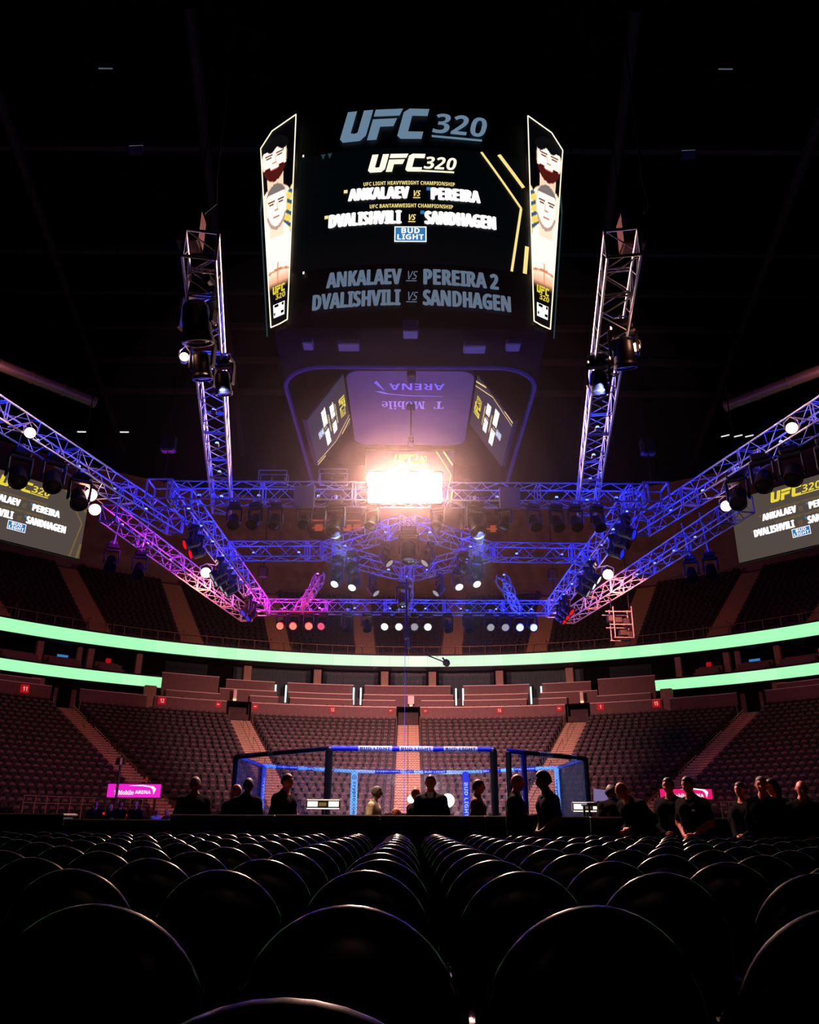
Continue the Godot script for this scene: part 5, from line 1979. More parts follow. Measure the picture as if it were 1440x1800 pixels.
func fence_side(o: Node3D, a: Vector3, b: Vector3, T: float, rail: Material) -> void:
	var m := MB.new()
	m.tube(a + Vector3(0, T, 0), b + Vector3(0, T, 0), 0.065, -1.0, 12)
	obj("top_rail", m, rail, o)
	var m2 := MB.new()
	m2.tube(a + Vector3(0, 0.06, 0), b + Vector3(0, 0.06, 0), 0.05, -1.0, 8)
	obj("bottom_rail", m2, M.pad_navy, o)
	var w := (b - a).length()
	var x := (b - a).normalized()
	var h := T - 0.1
	var n := MB.new()
	var step := 0.075
	for sgn in [1.0, -1.0]:
		var c := -h
		while c < w:
			# line u = c + v (or mirrored), clipped to the panel
			var v0 := maxf(0.0, -c)
			var v1 := minf(h, w - c)
			if v1 > v0:
				var u0 := c + v0
				var u1 := c + v1
				if sgn < 0:
					u0 = w - u0
					u1 = w - u1
				n.tube(a + x * u0 + Vector3(0, 0.05 + v0, 0), a + x * u1 + Vector3(0, 0.05 + v1, 0), 0.0035, -1.0, 3, false)
			c += step
	obj("wire_mesh", n, M.wire, o)


# printed lengths on a padded rail, seen from outside the cage's near half and inside its far half
func rail_text(o: Node3D, a: Vector3, b: Vector3, T: float, words: Array, ground: Material, ink: Material) -> void:
	var x := (b - a).normalized()
	var z := x.cross(Vector3.UP)
	var len := (b - a).length()
	for w in words:
		var c: Vector3 = a.lerp(b, w[1]) + Vector3(0, T, 0)
		var wd := minf(len * 0.2, 0.11 * String(w[0]).length() * 0.75)
		var g := MB.new()
		g.tube(c - x * wd * 0.56, c + x * wd * 0.56, 0.068, -1.0, 12)
		obj("printed_sleeve", g, ground, o)
		for side in [1.0, -1.0]:
			var zz: Vector3 = z * side
			if zz.z < -0.2:
				continue
			var xx: Vector3 = x * side
			var fr := flat_frame(Transform3D(Basis(xx, Vector3.UP, zz), c))
			var l := MB.new()
			put_text(l, w[0], "sans_bold", fr, 0, 0.0, wd, 0.075, 0.0, 0.0705)
			obj("lettering", l, ink, o)


# ---------------- padded chairs on the floor
func pillow(hw: float, y0: float, y1: float, top_round: float, th: float, z_of: Callable, seg := 48, rings := 12) -> MB:
	var m := MB.new()
	for side in [1.0, -1.0]:
		var rows := []
		for j in rings + 1:
			var s := sin(float(j) / rings * PI / 2)
			var row := []
			for i in seg:
				var t := TAU * i / seg
				var c := cos(t)
				var q := sin(t)
				var e := top_round if q > 0 else 5.0
				var k := pow(pow(absf(c), e) + pow(absf(q), e), -1.0 / e)
				var u := c * k * hw * s
				var yy := (y0 + y1) / 2.0 + q * k * (y1 - y0) / 2.0 * s
				row.append(Vector3(u, yy, z_of.call(u, yy) + side * th * sqrt(maxf(0.0, 1.0 - pow(s, 4.0)))))
			rows.append(row)
		m.sheet(rows, side, true)
	return m


func make_floor_chair() -> Node3D:
	var c := Node3D.new()
	c.name = "floor_chair"
	var back := pillow(0.224, 0.50, 0.945, 1.95, 0.058, func(u: float, y: float) -> float: return 0.24 + (y - 0.5) * 0.22 - 0.25 * u * u)
	obj("backrest", back, M.vinyl, c)
	var seat := MB.new()
	var rows := []
	for side in [1.0, -1.0]:
		var rr := []
		for j in 6:
			var s := sin(j / 5.0 * PI / 2)
			var row := []
			for i in 32:
				var t := TAU * i / 32
				var k := pow(pow(absf(cos(t)), 4.0) + pow(absf(sin(t)), 4.0), -0.25)
				row.append(Vector3(cos(t) * k * 0.225 * s, 0.45 + side * 0.04 * sqrt(maxf(0.0, 1.0 - s * s)), sin(t) * k * 0.215 * s))
			rr.append(row)
		seat.sheet(rr, -side, true)
	obj("seat", seat, M.vinyl, c)
	for s in [-1.0, 1.0]:
		var f := MB.new()
		f.path([Vector3(s * 0.225, 0.02, -0.24), Vector3(s * 0.225, 0.44, 0.06), Vector3(s * 0.225, 0.55, 0.21), Vector3(s * 0.225, 0.80, 0.28)], 0.013, 6)
		obj("front_leg", f, M.chair_frame, c)
		var g := MB.new()
		g.path([Vector3(s * 0.21, 0.02, 0.27), Vector3(s * 0.21, 0.43, -0.12)], 0.013, 6)
		obj("rear_leg", g, M.chair_frame, c)
	var br := MB.new()
	br.tube(Vector3(-0.225, 0.12, -0.17), Vector3(0.225, 0.12, -0.17), 0.01, -1.0, 6)
	br.tube(Vector3(-0.21, 0.12, 0.175), Vector3(0.21, 0.12, 0.175), 0.01, -1.0, 6)
	obj("crossbar", br, M.chair_frame, c)
	return c


func floor_chairs() -> void:
	var proto := make_floor_chair()
	var zs := [2.10, 3.28]
	while zs[-1] < 10.6:
		zs.append(zs[-1] + 0.80)
	var n := zs.size()
	for i in n:
		var z: float = zs[i] - 0.26
		for k in range(-14, 15):
			var x := -0.125 + 0.5 * k
			if absf(x) > 0.50 * z + 0.42:
				continue
			var c: Node3D = proto.duplicate()
			c.name = numbered("floor_chair")
			add_child(c)
			# the path between the two middle columns is where the camera looks along; local +z is the back of the chair
			c.position = Vector3(x + rng.randf_range(-0.012, 0.012), 0.0, -zs[i] + rng.randf_range(-0.02, 0.02))
			c.rotation.y = rng.randf_range(-0.03, 0.03)
			var col: String
			if k <= 0:
				col = "%s left of the middle gap" % ORD[-k]
			else:
				col = "%s right of the middle gap" % ORD[k - 1]
			tag(c, "black padded floor chair, %s row, %s" % [ORD[i], col], "chair", "padded chairs in rows on the arena floor")
	# one chair closer still, of which only the top edge shows
	tag(proto, "black padded floor chair closest to the camera, only its top edge catching light", "chair", "padded chairs in rows on the arena floor")
	proto.name = numbered("floor_chair")
	add_child(proto)
	proto.position = Vector3(-0.115, 0.0, -1.2)


# ---------------- black barricades between the chairs and the cage
func barricades() -> void:
	var y := [1.17, 1.17, 1.10, 1.17, 1.175, 1.175, 1.175, 1.17, 1.165, 1.165]
	var lab := ["outermost left", "second from the left", "third from the left with a lower top", "fourth from the left", "left of the middle", "just left of the cage middle", "just right of the cage middle", "behind the suited person", "third from the right", "outermost right"]
	var names := []
	for i in 10:
		var x := -7.05 + i * 1.48
		if i == 2:
			x += 0.0
		var o := thing("barricade", "black cloth-skirted barricade in front of the cage, %s" % lab[i], "barricade", Vector3(x, 0, -12.25), 0.0, "black barricades in a line")
		var m := MB.new()
		# cloth skirt with shallow folds
		for side in [1.0, -1.0]:
			var a := []
			var b := []
			for k in 41:
				var u := (k / 40.0 - 0.5) * 1.46
				var f := 0.02 * sin(k * 1.3 + i) + 0.012 * sin(k * 0.47)
				a.append(Vector3(u, 0.01, side * (0.26 + f * 1.4)))
				b.append(Vector3(u, y[i] - 0.03, side * 0.24))
			m.sheet([a, b], -side)
		obj("skirt", m, M.cloth, o)
		var t := MB.new()
		t.box(Vector3(0, y[i] - 0.02, 0), Vector3(1.47, 0.04, 0.52), Basis(), 0.012)
		obj("top_board", t, M.board_top, o)
		var f := MB.new()
		for s in [-0.68, 0.68]:
			f.box(Vector3(s, (y[i] - 0.04) / 2.0, 0), Vector3(0.05, y[i] - 0.04, 0.4), Basis(), 0.01)
		obj("frame", f, M.chair_frame, o)


func floor_gear() -> void:
	# lit timekeeper boards on stands
	for q in [[-1.69, 1.40, -17.0, 0.68, "lit score board with a gold emblem, left of the light blue post"], [3.6, 1.38, -17.0, 0.62, "lit score board on a stand, right of the cage"]]:
		var o := thing("score_board", q[4], "board", Vector3(q[0], 0, q[2]))
		var st := MB.new()
		st.lathe([Vector2(0.26, 0), Vector2(0.26, 0.03), Vector2(0.03, 0.05), Vector2(0.03, q[1] - 0.1), Vector2(0, q[1] - 0.1)], 14)
		obj("stand", st, M.fixture, o)
		var c := MB.new()
		c.box(Vector3(0, q[1], 0), Vector3(q[3], 0.2, 0.12), Basis(), 0.02)
		obj("casing", c, M.grey_case, o)
		var f := MB.new()
		for s in [-1, 1]:
			f.box(Vector3(s * q[3] * 0.31, q[1] + 0.005, 0.062), Vector3(q[3] * 0.3, 0.10, 0.012))
		f.box(Vector3(0, q[1] + 0.082, 0.062), Vector3(q[3] * 0.96, 0.012, 0.01))
		f.box(Vector3(0, q[1] - 0.08, 0.062), Vector3(q[3] * 0.96, 0.02, 0.01))
		obj("lit_panel", f, M.lens_white, o)
		var e := MB.new()
		e.box(Vector3(-0.01, q[1], 0.062), Vector3(q[3] * 0.22, 0.07, 0.012))
		obj("emblem", e, M.led_dull_gold, o)
		var bx := MB.new()
		bx.box(Vector3(0.1, 0.95, 0), Vector3(0.34, 0.3, 0.3), Basis(), 0.03)
		obj("control_box", bx, M.fixture, o)
	# pale screen of a laptop lid
	var lp := thing("laptop", "pale lilac laptop screen standing on a table right of the cage", "laptop", Vector3(3.22, 1.42, -14.0))
	var tl := MB.new()
	tl.box(Vector3(0, 0.09, -0.02), Vector3(0.27, 0.19, 0.015), Basis(Vector3.BACK, -0.1) * Basis(Vector3.RIGHT, -0.1), 0.005)
	obj("screen_face", tl, M.lid, lp)
	var bl := MB.new()
	bl.box(Vector3(0, -0.01, 0.1), Vector3(0.28, 0.02, 0.2), Basis(), 0.006)
	obj("keyboard_base", bl, M.fixture, lp)
	var tb := thing("press_table", "small dark table with equipment under the laptop, right of the cage", "table", Vector3(3.3, 0, -14.0))
	var t := MB.new()
	t.box(Vector3(0, 1.37, 0.05), Vector3(0.8, 0.05, 0.5), Basis(), 0.012)
	obj("tabletop", t, M.fixture, tb)
	for sx in [-0.36, 0.36]:
		for sz in [-0.15, 0.25]:
			var l := MB.new()
			l.tube(Vector3(sx, 0, sz), Vector3(sx, 1.35, sz), 0.02)
			obj("leg", l, M.chair_frame, tb)
	# magenta LED boards in front of the flank seats
	for q in [[-12.97, 2.36, -40.0, 2.45, 0.6, M.led_magenta, "glowing magenta LED board with white lettering and a swoosh, on the left", 0.10], [13.2, 2.36, -40.0, 2.4, 0.45, M.led_pink, "glowing pink LED board half hidden behind people, on the right", -0.08]]:
		var o := thing("led_board", q[6], "LED board", Vector3(q[0], 0, q[2]), q[7])
		var lb := MB.new()
		lb.box(Vector3(0, q[1], 0.0), Vector3(q[3], q[4], 0.1), Basis(), 0.02)
		obj("screen_face", lb, q[5], o)
		var cs := MB.new()
		cs.box(Vector3(0, q[1], -0.12), Vector3(q[3] + 0.1, q[4] + 0.1, 0.14), Basis(), 0.02)
		for s in [-1, 1]:
			cs.box(Vector3(s * q[3] * 0.4, (q[1] - 0.3) / 2.0, -0.12), Vector3(0.1, q[1] - 0.3, 0.1))
		obj("casing", cs, M.fixture, o)
		var fr := flat_frame(Transform3D(Basis(), Vector3(0, q[1], 0.05)))
		var tx := MB.new()
		put_text(tx, "T Mobile", "serif_bold", fr, -0.45, -0.08, 0.9, 0.2)
		put_text(tx, "ARENA", "sans_bold", fr, 0.42, -0.06, 0.72, 0.15)
		put_poly(tx, [Vector2(0, 0.9), Vector2(0.5, 1.0), Vector2(0.9, 0.86), Vector2(1.0, 0.6), Vector2(0.93, 0.0), Vector2(0.88, 0.55), Vector2(0.8, 0.76), Vector2(0.5, 0.88)], fr, 0.36, 0.05, 1.3, 0.42)
		obj("lettering", tx, M.led_white, o)
	# two white video lights facing the camera behind the cage
	for q in [[0.12, 1.86, 0.13, "bright white video light behind the cage, half hidden by the dark-haired person"], [1.5, 1.82, 0.24, "bright round video light behind the cage, right of the dark-haired person"]]:
		var o := thing("video_light", q[3], "light", Vector3(q[0], 0, -31.6))
		var s := MB.new()
		s.tube(Vector3(0, 1.0, 0), Vector3(0, q[1], -0.05), 0.02)
		for k in 3:
			var t3 := TAU * k / 3
			s.tube(Vector3(0, 0.9, -0.05), Vector3(0.5 * cos(t3), 0.0, 0.5 * sin(t3) - 0.05), 0.018)
		s.tube(Vector3(0, 0.85, -0.05), Vector3(0, 1.05, -0.05), 0.03)
		obj("tripod", s, M.chair_frame, o)
		var h := MB.new()
		h.lathe([Vector2(0, -0.12), Vector2(q[2] * 1.1, -0.1), Vector2(q[2] * 1.1, 0.0), Vector2(q[2], 0.0)], 20, Transform3D(Basis(Vector3.RIGHT, PI / 2), Vector3(0, q[1], 0)))
		obj("housing", h, M.fixture, o)
		var l := MB.new()
		l.lathe([Vector2(0, 0.03), Vector2(q[2] * 0.7, 0.025), Vector2(q[2], 0.0)], 20, Transform3D(Basis(Vector3.RIGHT, PI / 2), Vector3(0, q[1], 0)))
		obj("lens", l, M.video_lens, o)
		omni("video_glow", Vector3(q[0], q[1], -31.6 + q[2] + 0.1), Color(0.88, 0.95, 1.0), 5.0 * q[2] / 0.24, q[2])
	# camera crane hung above the cage, with its blue cable
	var bm := thing("camera_boom", "thin tilted camera boom with a ball-shaped camera head, hung above the cage", "camera boom", Vector3(0.0, 6.58, -27.0))
	var a := MB.new()
	a.tube(Vector3(-0.15, 0.08, 0), Vector3(1.2, -0.45, 0), 0.022)
	a.tube(Vector3(0.6, 0.62, 0), Vector3(0.98, -0.3, 0), 0.006)
	obj("arm", a, M.red_case, bm)
	var b := MB.new()
	b.lathe([Vector2(0, 0.14), Vector2(0.09, 0.10), Vector2(0.13, 0.0), Vector2(0.09, -0.10), Vector2(0, -0.14)], 10, Transform3D(Basis(Vector3.BACK, 0.6), Vector3(1.28, -0.48, 0)))
	b.tube(Vector3(1.15, -0.3, 0), Vector3(1.28, -0.48, 0), 0.03)
	obj("camera_head", b, M.red_case, bm)
	var c := MB.new()
	c.box(Vector3(0, 0.16, 0), Vector3(0.16, 0.34, 0.16), Basis(), 0.03)
	c.box(Vector3(-0.05, 0.55, 0), Vector3(0.26, 0.5, 0.24), Basis(), 0.05)
	c.tube(Vector3(-0.07, 0.6, 0), Vector3(-0.1, 2.6, -0.4), 0.04)
	obj("mount", c, M.fixture, bm)
	var cb := MB.new()
	cb.tube(Vector3(-0.13, 9.0, -27.1), Vector3(-0.11, 1.03, -27.1), 0.008)
	tag(obj("hanging_cable", cb, M.blue_cable), "thin blue cable hanging straight down into the cage middle", "cable")
	# dark pole in front of the magenta board
	var sp := thing("light_pole", "dark pole with a black lamp head standing before the magenta board", "pole", Vector3(-13.1, 0, -38.0))
	var sm := MB.new()
	sm.tube(Vector3(0, 0, 0), Vector3(0, 3.4, 0), 0.06, -1.0, 8)
	for k in 3:
		sm.tube(Vector3(0, 0.6, 0), Vector3(0.6 * cos(k * 2.1), 0, 0.6 * sin(k * 2.1)), 0.03)
	obj("stand", sm, M.fixture, sp)
	var sl := MB.new()
	sl.lathe([Vector2(0, 3.75), Vector2(0.2, 3.7), Vector2(0.24, 3.4), Vector2(0, 3.36)], 12)
	obj("lamp_head", sl, M.fixture, sp)
	# red floor light strips near the left flank
	for q in [[-11.2, 1.25, -33.0, 1.3, "red light strip low on the left, left of the seated people"], [-9.3, 1.15, -33.2, 0.8, "short red light strip low on the left, behind the barricade"]]:
		var s := thing("light_strip", q[4], "light", Vector3(q[0], 0, q[2]), 0.1)
		var m := MB.new()
		m.box(Vector3(0, q[1], 0), Vector3(q[3], 0.09, 0.08), Basis(Vector3.BACK, -0.08), 0.02)
		obj("tube", m, M.lens_red, s)
		var f := MB.new()
		for e in [-0.4, 0.4]:
			f.tube(Vector3(e * q[3], 0, 0), Vector3(e * q[3], q[1], 0), 0.02)
		obj("stand", f, M.chair_frame, s)
		omni("red_strip_glow", Vector3(q[0], q[1] + 0.12, q[2] + 0.25), Color(1.0, 0.1, 0.08), 2.0, 0.1)


# ---------------- things near the roof
func ceiling_gear() -> void:
	# catwalk beams under the roof
	for q in [[-40.0, "nearest"], [-50.2, "second"], [-55.3, "third"], [-60.4, "fourth"], [-66.0, "fifth"], [-72.0, "farthest"]]:
		var m := MB.new()
		m.box(Vector3(0, 42.2, q[0]), Vector3(120, 0.5, 0.4))
		tag(obj("roof_beam", m, M.beam), "faint dark roof beam running across under the ceiling, %s" % q[1], "beam")
	for s in [-1.0, 1.0]:
		for q in [[12.0, 20.0, "inner"], [24.0, 34.0, "outer"]]:
			var m := MB.new()
			m.tube(Vector3(s * q[0], 41.8, -30), Vector3(s * q[1], 41.8, -86), 0.35, -1.0, 6)
			tag(obj("roof_beam", m, M.beam), "faint slanting roof beam, %s one on the %s" % [q[2], "left" if s < 0 else "right"], "beam")
		# air ducts
		var d := thing("air_duct", "round metal air duct catching warm light, high on the %s" % ("left" if s < 0 else "right"), "duct", Vector3(s * 26.0, 30.0, -49.5))
		var p0 := Vector3(s * 2.2, 0.1, 2.2)
		var p1 := Vector3(-s * 2.6, -0.1, -2.6)
		var a := MB.new()
		a.tube(p0, p1, 0.42, 0.42, 16)
		obj("pipe", a, M.duct, d)
		for t in [0.0, 0.33, 0.66, 1.0]:
			var f := MB.new()
			var e := (p1 - p0).normalized() * 0.06
			f.tube(p0.lerp(p1, t) - e, p0.lerp(p1, t) + e, 0.47, -1.0, 16)
			obj("flange", f, M.duct, d)
		var h := MB.new()
		for t in [0.2, 0.8]:
			h.tube(p0.lerp(p1, t), p0.lerp(p1, t) + Vector3(0, 14.0, 0), 0.03)
		obj("hanger", h, M.chair_frame, d)
		omni("duct_glow", Vector3(s * 27.2, 28.4, -45.5), Color(1.0, 0.55, 0.48), 3.5, 0.15)
		var lm := thing("roof_lamp", "hazy warm lamp beside the air duct on the %s" % ("left" if s < 0 else "right"), "lamp", Vector3(s * 27.2, 28.4, -45.5))
		var lb := MB.new()
		lb.lathe([Vector2(0, -0.15), Vector2(0.16, -0.1), Vector2(0.18, 0.05), Vector2(0, 0.12)], 12)
		obj("bulb", lb, M.lens_warm, lm)
		var lh := MB.new()
		lh.tube(Vector3(0, 0.1, 0), Vector3(0, 15.6, 0), 0.03)
		obj("hanger", lh, M.chair_frame, lm)
	# dim tube lights and panels
	for q in [[-17.05, 40.0, -32.4, 0.8, "short dim tube light high above, upper left of the scoreboard"], [17.35, 40.0, -32.2, 0.8, "short dim tube light high above, upper right of the scoreboard"]]:
		var o := thing("tube_light", q[4], "light", Vector3(q[0], q[1], q[2]))
		var t := MB.new()
		t.box(Vector3.ZERO, Vector3(q[3], 0.06, 0.08), Basis(), 0.02)
		obj("tube", t, M.dim_tube, o)
		var h := MB.new()
		h.tube(Vector3(0, 0.03, 0), Vector3(0, 4.05, 0), 0.02)
		obj("hanger", h, M.chair_frame, o)
	for q in [[-17.2, 40.0, -38.2, "left"], [17.3, 40.0, -38.3, "right"]]:
		var o := thing("roof_panel", "small dim grey panel under the roof, upper %s" % q[3], "panel", Vector3(q[0], q[1], q[2]))
		var t := MB.new()
		t.box(Vector3.ZERO, Vector3(0.85, 0.5, 0.06), Basis(Vector3.RIGHT, 0.6) * Basis(Vector3.BACK, 0.06), 0.01)
		obj("sheet", t, M.grey_case, o)
		var e := MB.new()
		e.box(Vector3(0, 0.26, 0.1), Vector3(0.85, 0.05, 0.05), Basis(Vector3.BACK, 0.06))
		obj("edge_light", e, M.dim_tube, o)
		var h := MB.new()
		h.tube(Vector3(0, 0.1, 0), Vector3(0, 4.05, 0), 0.02)
		obj("hanger", h, M.chair_frame, o)
	for q in [[-8.9, 40.0, -77.0, "left of the near left finger truss"], [-7.6, 40.0, -77.0, "second, left of the near left finger truss"], [34.0, 40.0, -77.0, "first of three beside the right finger truss"], [35.4, 40.0, -77.0, "second of three beside the right finger truss"], [36.6, 40.0, -77.0, "third of three beside the right finger truss"], [-35.4, 40.0, -77.0, "left, above the left finger truss"], [-30.8, 40.0, -77.0, "second left, above the left finger truss"]]:
		var o := thing("tube_light", "small white roof light, %s" % q[3], "light", Vector3(q[0], q[1], q[2]))
		var t := MB.new()
		t.box(Vector3.ZERO, Vector3(0.95, 0.12, 0.14), Basis(Vector3.BACK, 0.25 if q[0] > 20 else 0.0), 0.03)
		obj("tube", t, M.roof_tube, o)
		var h := MB.new()
		h.tube(Vector3(0, 0.05, 0), Vector3(0, 4.05, 0), 0.03)
		obj("hanger", h, M.chair_frame, o)


# ---------------- people
# one continuous surface from tapered bones, joined by a smooth minimum and meshed as surface nets
# bone: [a, b, radius a, radius b, tag]; tags: 0 skin, 1 top, 2 trousers, 3 shoes, 4 inner shirt
func net_body(bones: Array, cell: float, blend: float) -> Array:
	var lo := Vector3(1e9, 1e9, 1e9)
	var hi := -lo
	for b in bones:
		var r := maxf(b[2], b[3]) + cell * 2.0
		lo = lo.min((b[0] as Vector3).min(b[1]) - Vector3(r, r, r))
		hi = hi.max((b[0] as Vector3).max(b[1]) + Vector3(r, r, r))
	var nx := int((hi.x - lo.x) / cell) + 2
	var ny := int((hi.y - lo.y) / cell) + 2
	var nz := int((hi.z - lo.z) / cell) + 2
	var f := PackedFloat32Array()
	f.resize(nx * ny * nz)
	f.fill(9.0)
	var best := PackedFloat32Array()
	best.resize(nx * ny * nz)
	best.fill(9.0)
	var tg := PackedByteArray()
	tg.resize(nx * ny * nz)
	for b in bones:
		var a: Vector3 = b[0]
		var d: Vector3 = b[1] - a
		var l2 := maxf(d.length_squared(), 1e-9)
		var ra: float = b[2]
		var dr: float = b[3] - ra
		var g := maxf(b[2], b[3]) + blend + cell
		var p0 := (a.min(b[1]) - Vector3(g, g, g) - lo) / cell
		var p1 := (a.max(b[1]) + Vector3(g, g, g) - lo) / cell
		for k in range(maxi(0, int(p0.z)), mini(nz - 1, int(p1.z) + 1) + 1):
			for j in range(maxi(0, int(p0.y)), mini(ny - 1, int(p1.y) + 1) + 1):
				for i in range(maxi(0, int(p0.x)), mini(nx - 1, int(p1.x) + 1) + 1):
					var p := lo + Vector3(i, j, k) * cell - a
					var t := clampf(p.dot(d) / l2, 0.0, 1.0)
					var s := (p - d * t).length() - ra - dr * t
					var at := i + nx * (j + ny * k)
					var o := f[at]
					if s < best[at]:
						best[at] = s
						tg[at] = b[4]
					var h := maxf(blend - absf(o - s), 0.0) / blend
					f[at] = minf(o, s) - h * h * blend * 0.25
	var vid := PackedInt32Array()
	vid.resize(nx * ny * nz)
	vid.fill(-1)
	var pts := PackedVector3Array()
	var tags := PackedByteArray()
	var off := [0, 1, nx, nx + 1, nx * ny, nx * ny + 1, nx * ny + nx, nx * ny + nx + 1]
	var edges := [[0, 1], [2, 3], [4, 5], [6, 7], [0, 2], [1, 3], [4, 6], [5, 7], [0, 4], [1, 5], [2, 6], [3, 7]]
	for k in nz - 1:
		for j in ny - 1:
			var row := nx * (j + ny * k)
			for i in nx - 1:
				var at := row + i
				var c0 := f[at]
				if c0 > 4.0 * cell:
					continue
				var neg := 0
				for q in 8:
					if f[at + off[q]] < 0.0:
						neg += 1
				if neg == 0 or neg == 8:
					continue
				var sum := Vector3.ZERO
				var n := 0
				for e in edges:
					var u := f[at + off[e[0]]]
					var w := f[at + off[e[1]]]
					if (u < 0.0) != (w < 0.0):
						var t := u / (u - w)
						var ca := Vector3(e[0] & 1, (e[0] >> 1) & 1, e[0] >> 2)
						var cb := Vector3(e[1] & 1, (e[1] >> 1) & 1, e[1] >> 2)
						sum += ca.lerp(cb, t)
						n += 1
				vid[at] = pts.size()
				pts.append(lo + (Vector3(i, j, k) + sum / n) * cell)
				tags.append(tg[at])
	var nor := PackedVector3Array()
	nor.resize(pts.size())
	var tris := PackedInt32Array()
	var ax := [1, nx, nx * ny]
	for k in range(1, nz - 1):
		for j in range(1, ny - 1):
			for i in range(1, nx - 1):
				var at := i + nx * (j + ny * k)
				var u := f[at]
				if u > 4.0 * cell or u < -4.0 * cell:
					continue
				for q in 3:
					var w := f[at + ax[q]]
					if (u < 0.0) == (w < 0.0):
						continue
					var s1: int = ax[(q + 1) % 3]
					var s2: int = ax[(q + 2) % 3]
					var a := vid[at]
					var b := vid[at - s1]
					var c := vid[at - s1 - s2]
					var d := vid[at - s2]
					if a < 0 or b < 0 or c < 0 or d < 0:
						continue
					# clockwise seen from outside
					var outw := Vector3.ZERO
					outw[q] = 1.0 if u < 0.0 else -1.0
					var fn := (pts[b] - pts[a]).cross(pts[c] - pts[a])
					if fn.dot(outw) > 0.0:
						var z := b
						b = d
						d = z
					for v in [[a, b, c], [a, c, d]]:
						var m := (pts[v[2]] - pts[v[0]]).cross(pts[v[1]] - pts[v[0]])
						for x in v:
							nor[x] += m
							tris.append(x)
	for i in nor.size():
		nor[i] = nor[i].normalized()
	return [pts, nor, tris, tags]


# a head as one deformed ball: brow, eye sockets, nose, mouth, chin, ears; looks along +z, origin at the top of the neck
func head_grid() -> Array:
	var rows := []
	for j in 41:
		var ph := PI * j / 40.0
		var row := []
		for i in 56:
			var th := TAU * i / 56.0
			var d := Vector3(sin(ph) * sin(th), cos(ph), sin(ph) * cos(th))
			var p := Vector3(d.x * 0.076, d.y * 0.115, d.z * 0.097)
			if d.y < 0.0:
				p.x *= 1.0 + 0.28 * d.y
				p.z *= 1.0 + (0.10 if d.z > 0 else 0.34) * d.y
			var face := maxf(0.0, d.z)
			var bump := func(cx: float, cy: float, r: float) -> float: return exp(-((p.x - cx) * (p.x - cx) + (p.y - cy) * (p.y - cy)) / (r * r)) * (1.0 if face > 0.3 else 0.0)
			p.z += 0.026 * bump.call(0.0, -0.024, 0.013) + 0.014 * bump.call(0.0, 0.0, 0.010) + 0.006 * (bump.call(0.014, -0.03, 0.008) + bump.call(-0.014, -0.03, 0.008))
			p.z += 0.006 * bump.call(0.0, 0.03, 0.03) - 0.012 * (bump.call(0.031, 0.008, 0.015) + bump.call(-0.031, 0.008, 0.015)) + 0.004 * (bump.call(0.04, -0.03, 0.02) + bump.call(-0.04, -0.03, 0.02))
			p.z += 0.007 * bump.call(0.0, -0.054, 0.012) - 0.005 * bump.call(0.0, -0.062, 0.006) + 0.006 * bump.call(0.0, -0.070, 0.009) + 0.010 * bump.call(0.0, -0.092, 0.018)
			var ear := exp(-(pow((p.y + 0.002) / 0.028, 2.0) + pow((p.z + 0.002) / 0.016, 2.0)))
			p.x += signf(d.x) * 0.018 * ear * (1.0 if absf(d.x) > 0.6 else 0.0)
			row.append(p + Vector3(0, 0.10, 0.012))
		rows.append(row)
	return rows


func hair_shell(kind: String) -> MB:
	var m := MB.new()
	var rows := []
	var big := 1.10 if kind == "short" else (1.28 if kind == "curly" else 1.2)
	var n := 14
	for j in n + 1:
		var row := []
		for i in 32:
			var th := TAU * i / 32.0
			var front := cos(th)
			var end := lerpf(1.95, 1.02, smoothstep(-0.2, 0.75, front))
			if kind == "long":
				end = lerpf(2.5, 1.05, smoothstep(0.1, 0.8, front))
			var ph := end * j / n
			var d := Vector3(sin(ph) * sin(th), cos(ph), sin(ph) * cos(th))
			var k := big + (0.05 * sin(th * 7.0 + j * 2.1) * sin(j * 1.7 + th * 3.0) if kind == "curly" else 0.0)
			k = lerpf(k, 1.01, smoothstep(0.86, 1.0, float(j) / n))
			var p := Vector3(d.x * 0.076 * k, d.y * 0.115 * (k - 0.02), d.z * 0.097 * k)
			if kind == "long" and d.y < 0:
				p.y *= 1.8
				p.z -= 0.02
			row.append(p + Vector3(0, 0.10, 0.012))
		rows.append(row)
	m.sheet(rows, 1.0, true)
	return m


func hand_bones(w: Vector3, dir: Vector3, palm: Vector3, curl: float, left: float) -> Array:
	var y := dir.normalized()
	var z := (palm - y * palm.dot(y)).normalized()
	var x := y.cross(z) * left
	var r := []
	for k in 4:
		var o := (k - 1.5) * 0.019
		var base := w + y * (0.085 - 0.004 * absf(k - 1.2)) + x * o
		r.append([w + x * o * 0.6 + y * 0.01, base, 0.014, 0.011, 0])
		var l: float = [0.036, 0.042, 0.039, 0.030][k]
		var dirn := y
		var p := base
		for s in 3:
			dirn = (dirn.rotated(x * left, curl * (0.55 + 0.25 * s) * left)).normalized()
			var q: Vector3 = p + dirn * l * [1.0, 0.7, 0.55][s]
			r.append([p, q, 0.0092 - 0.0008 * s, 0.0085 - 0.0008 * s, 0])
			p = q
	var tb := w + y * 0.025 - x * 0.028
	var t1 := tb + (y * 0.7 - x * 0.65 + z * 0.35).normalized() * 0.036
	r.append([w + y * 0.01, tb, 0.017, 0.014, 0])
	r.append([tb, t1, 0.013, 0.0105, 0])
	r.append([t1, t1 + (y * 0.9 - x * 0.2 + z * 0.4).normalized() * 0.03, 0.0105, 0.0085, 0])
	return r


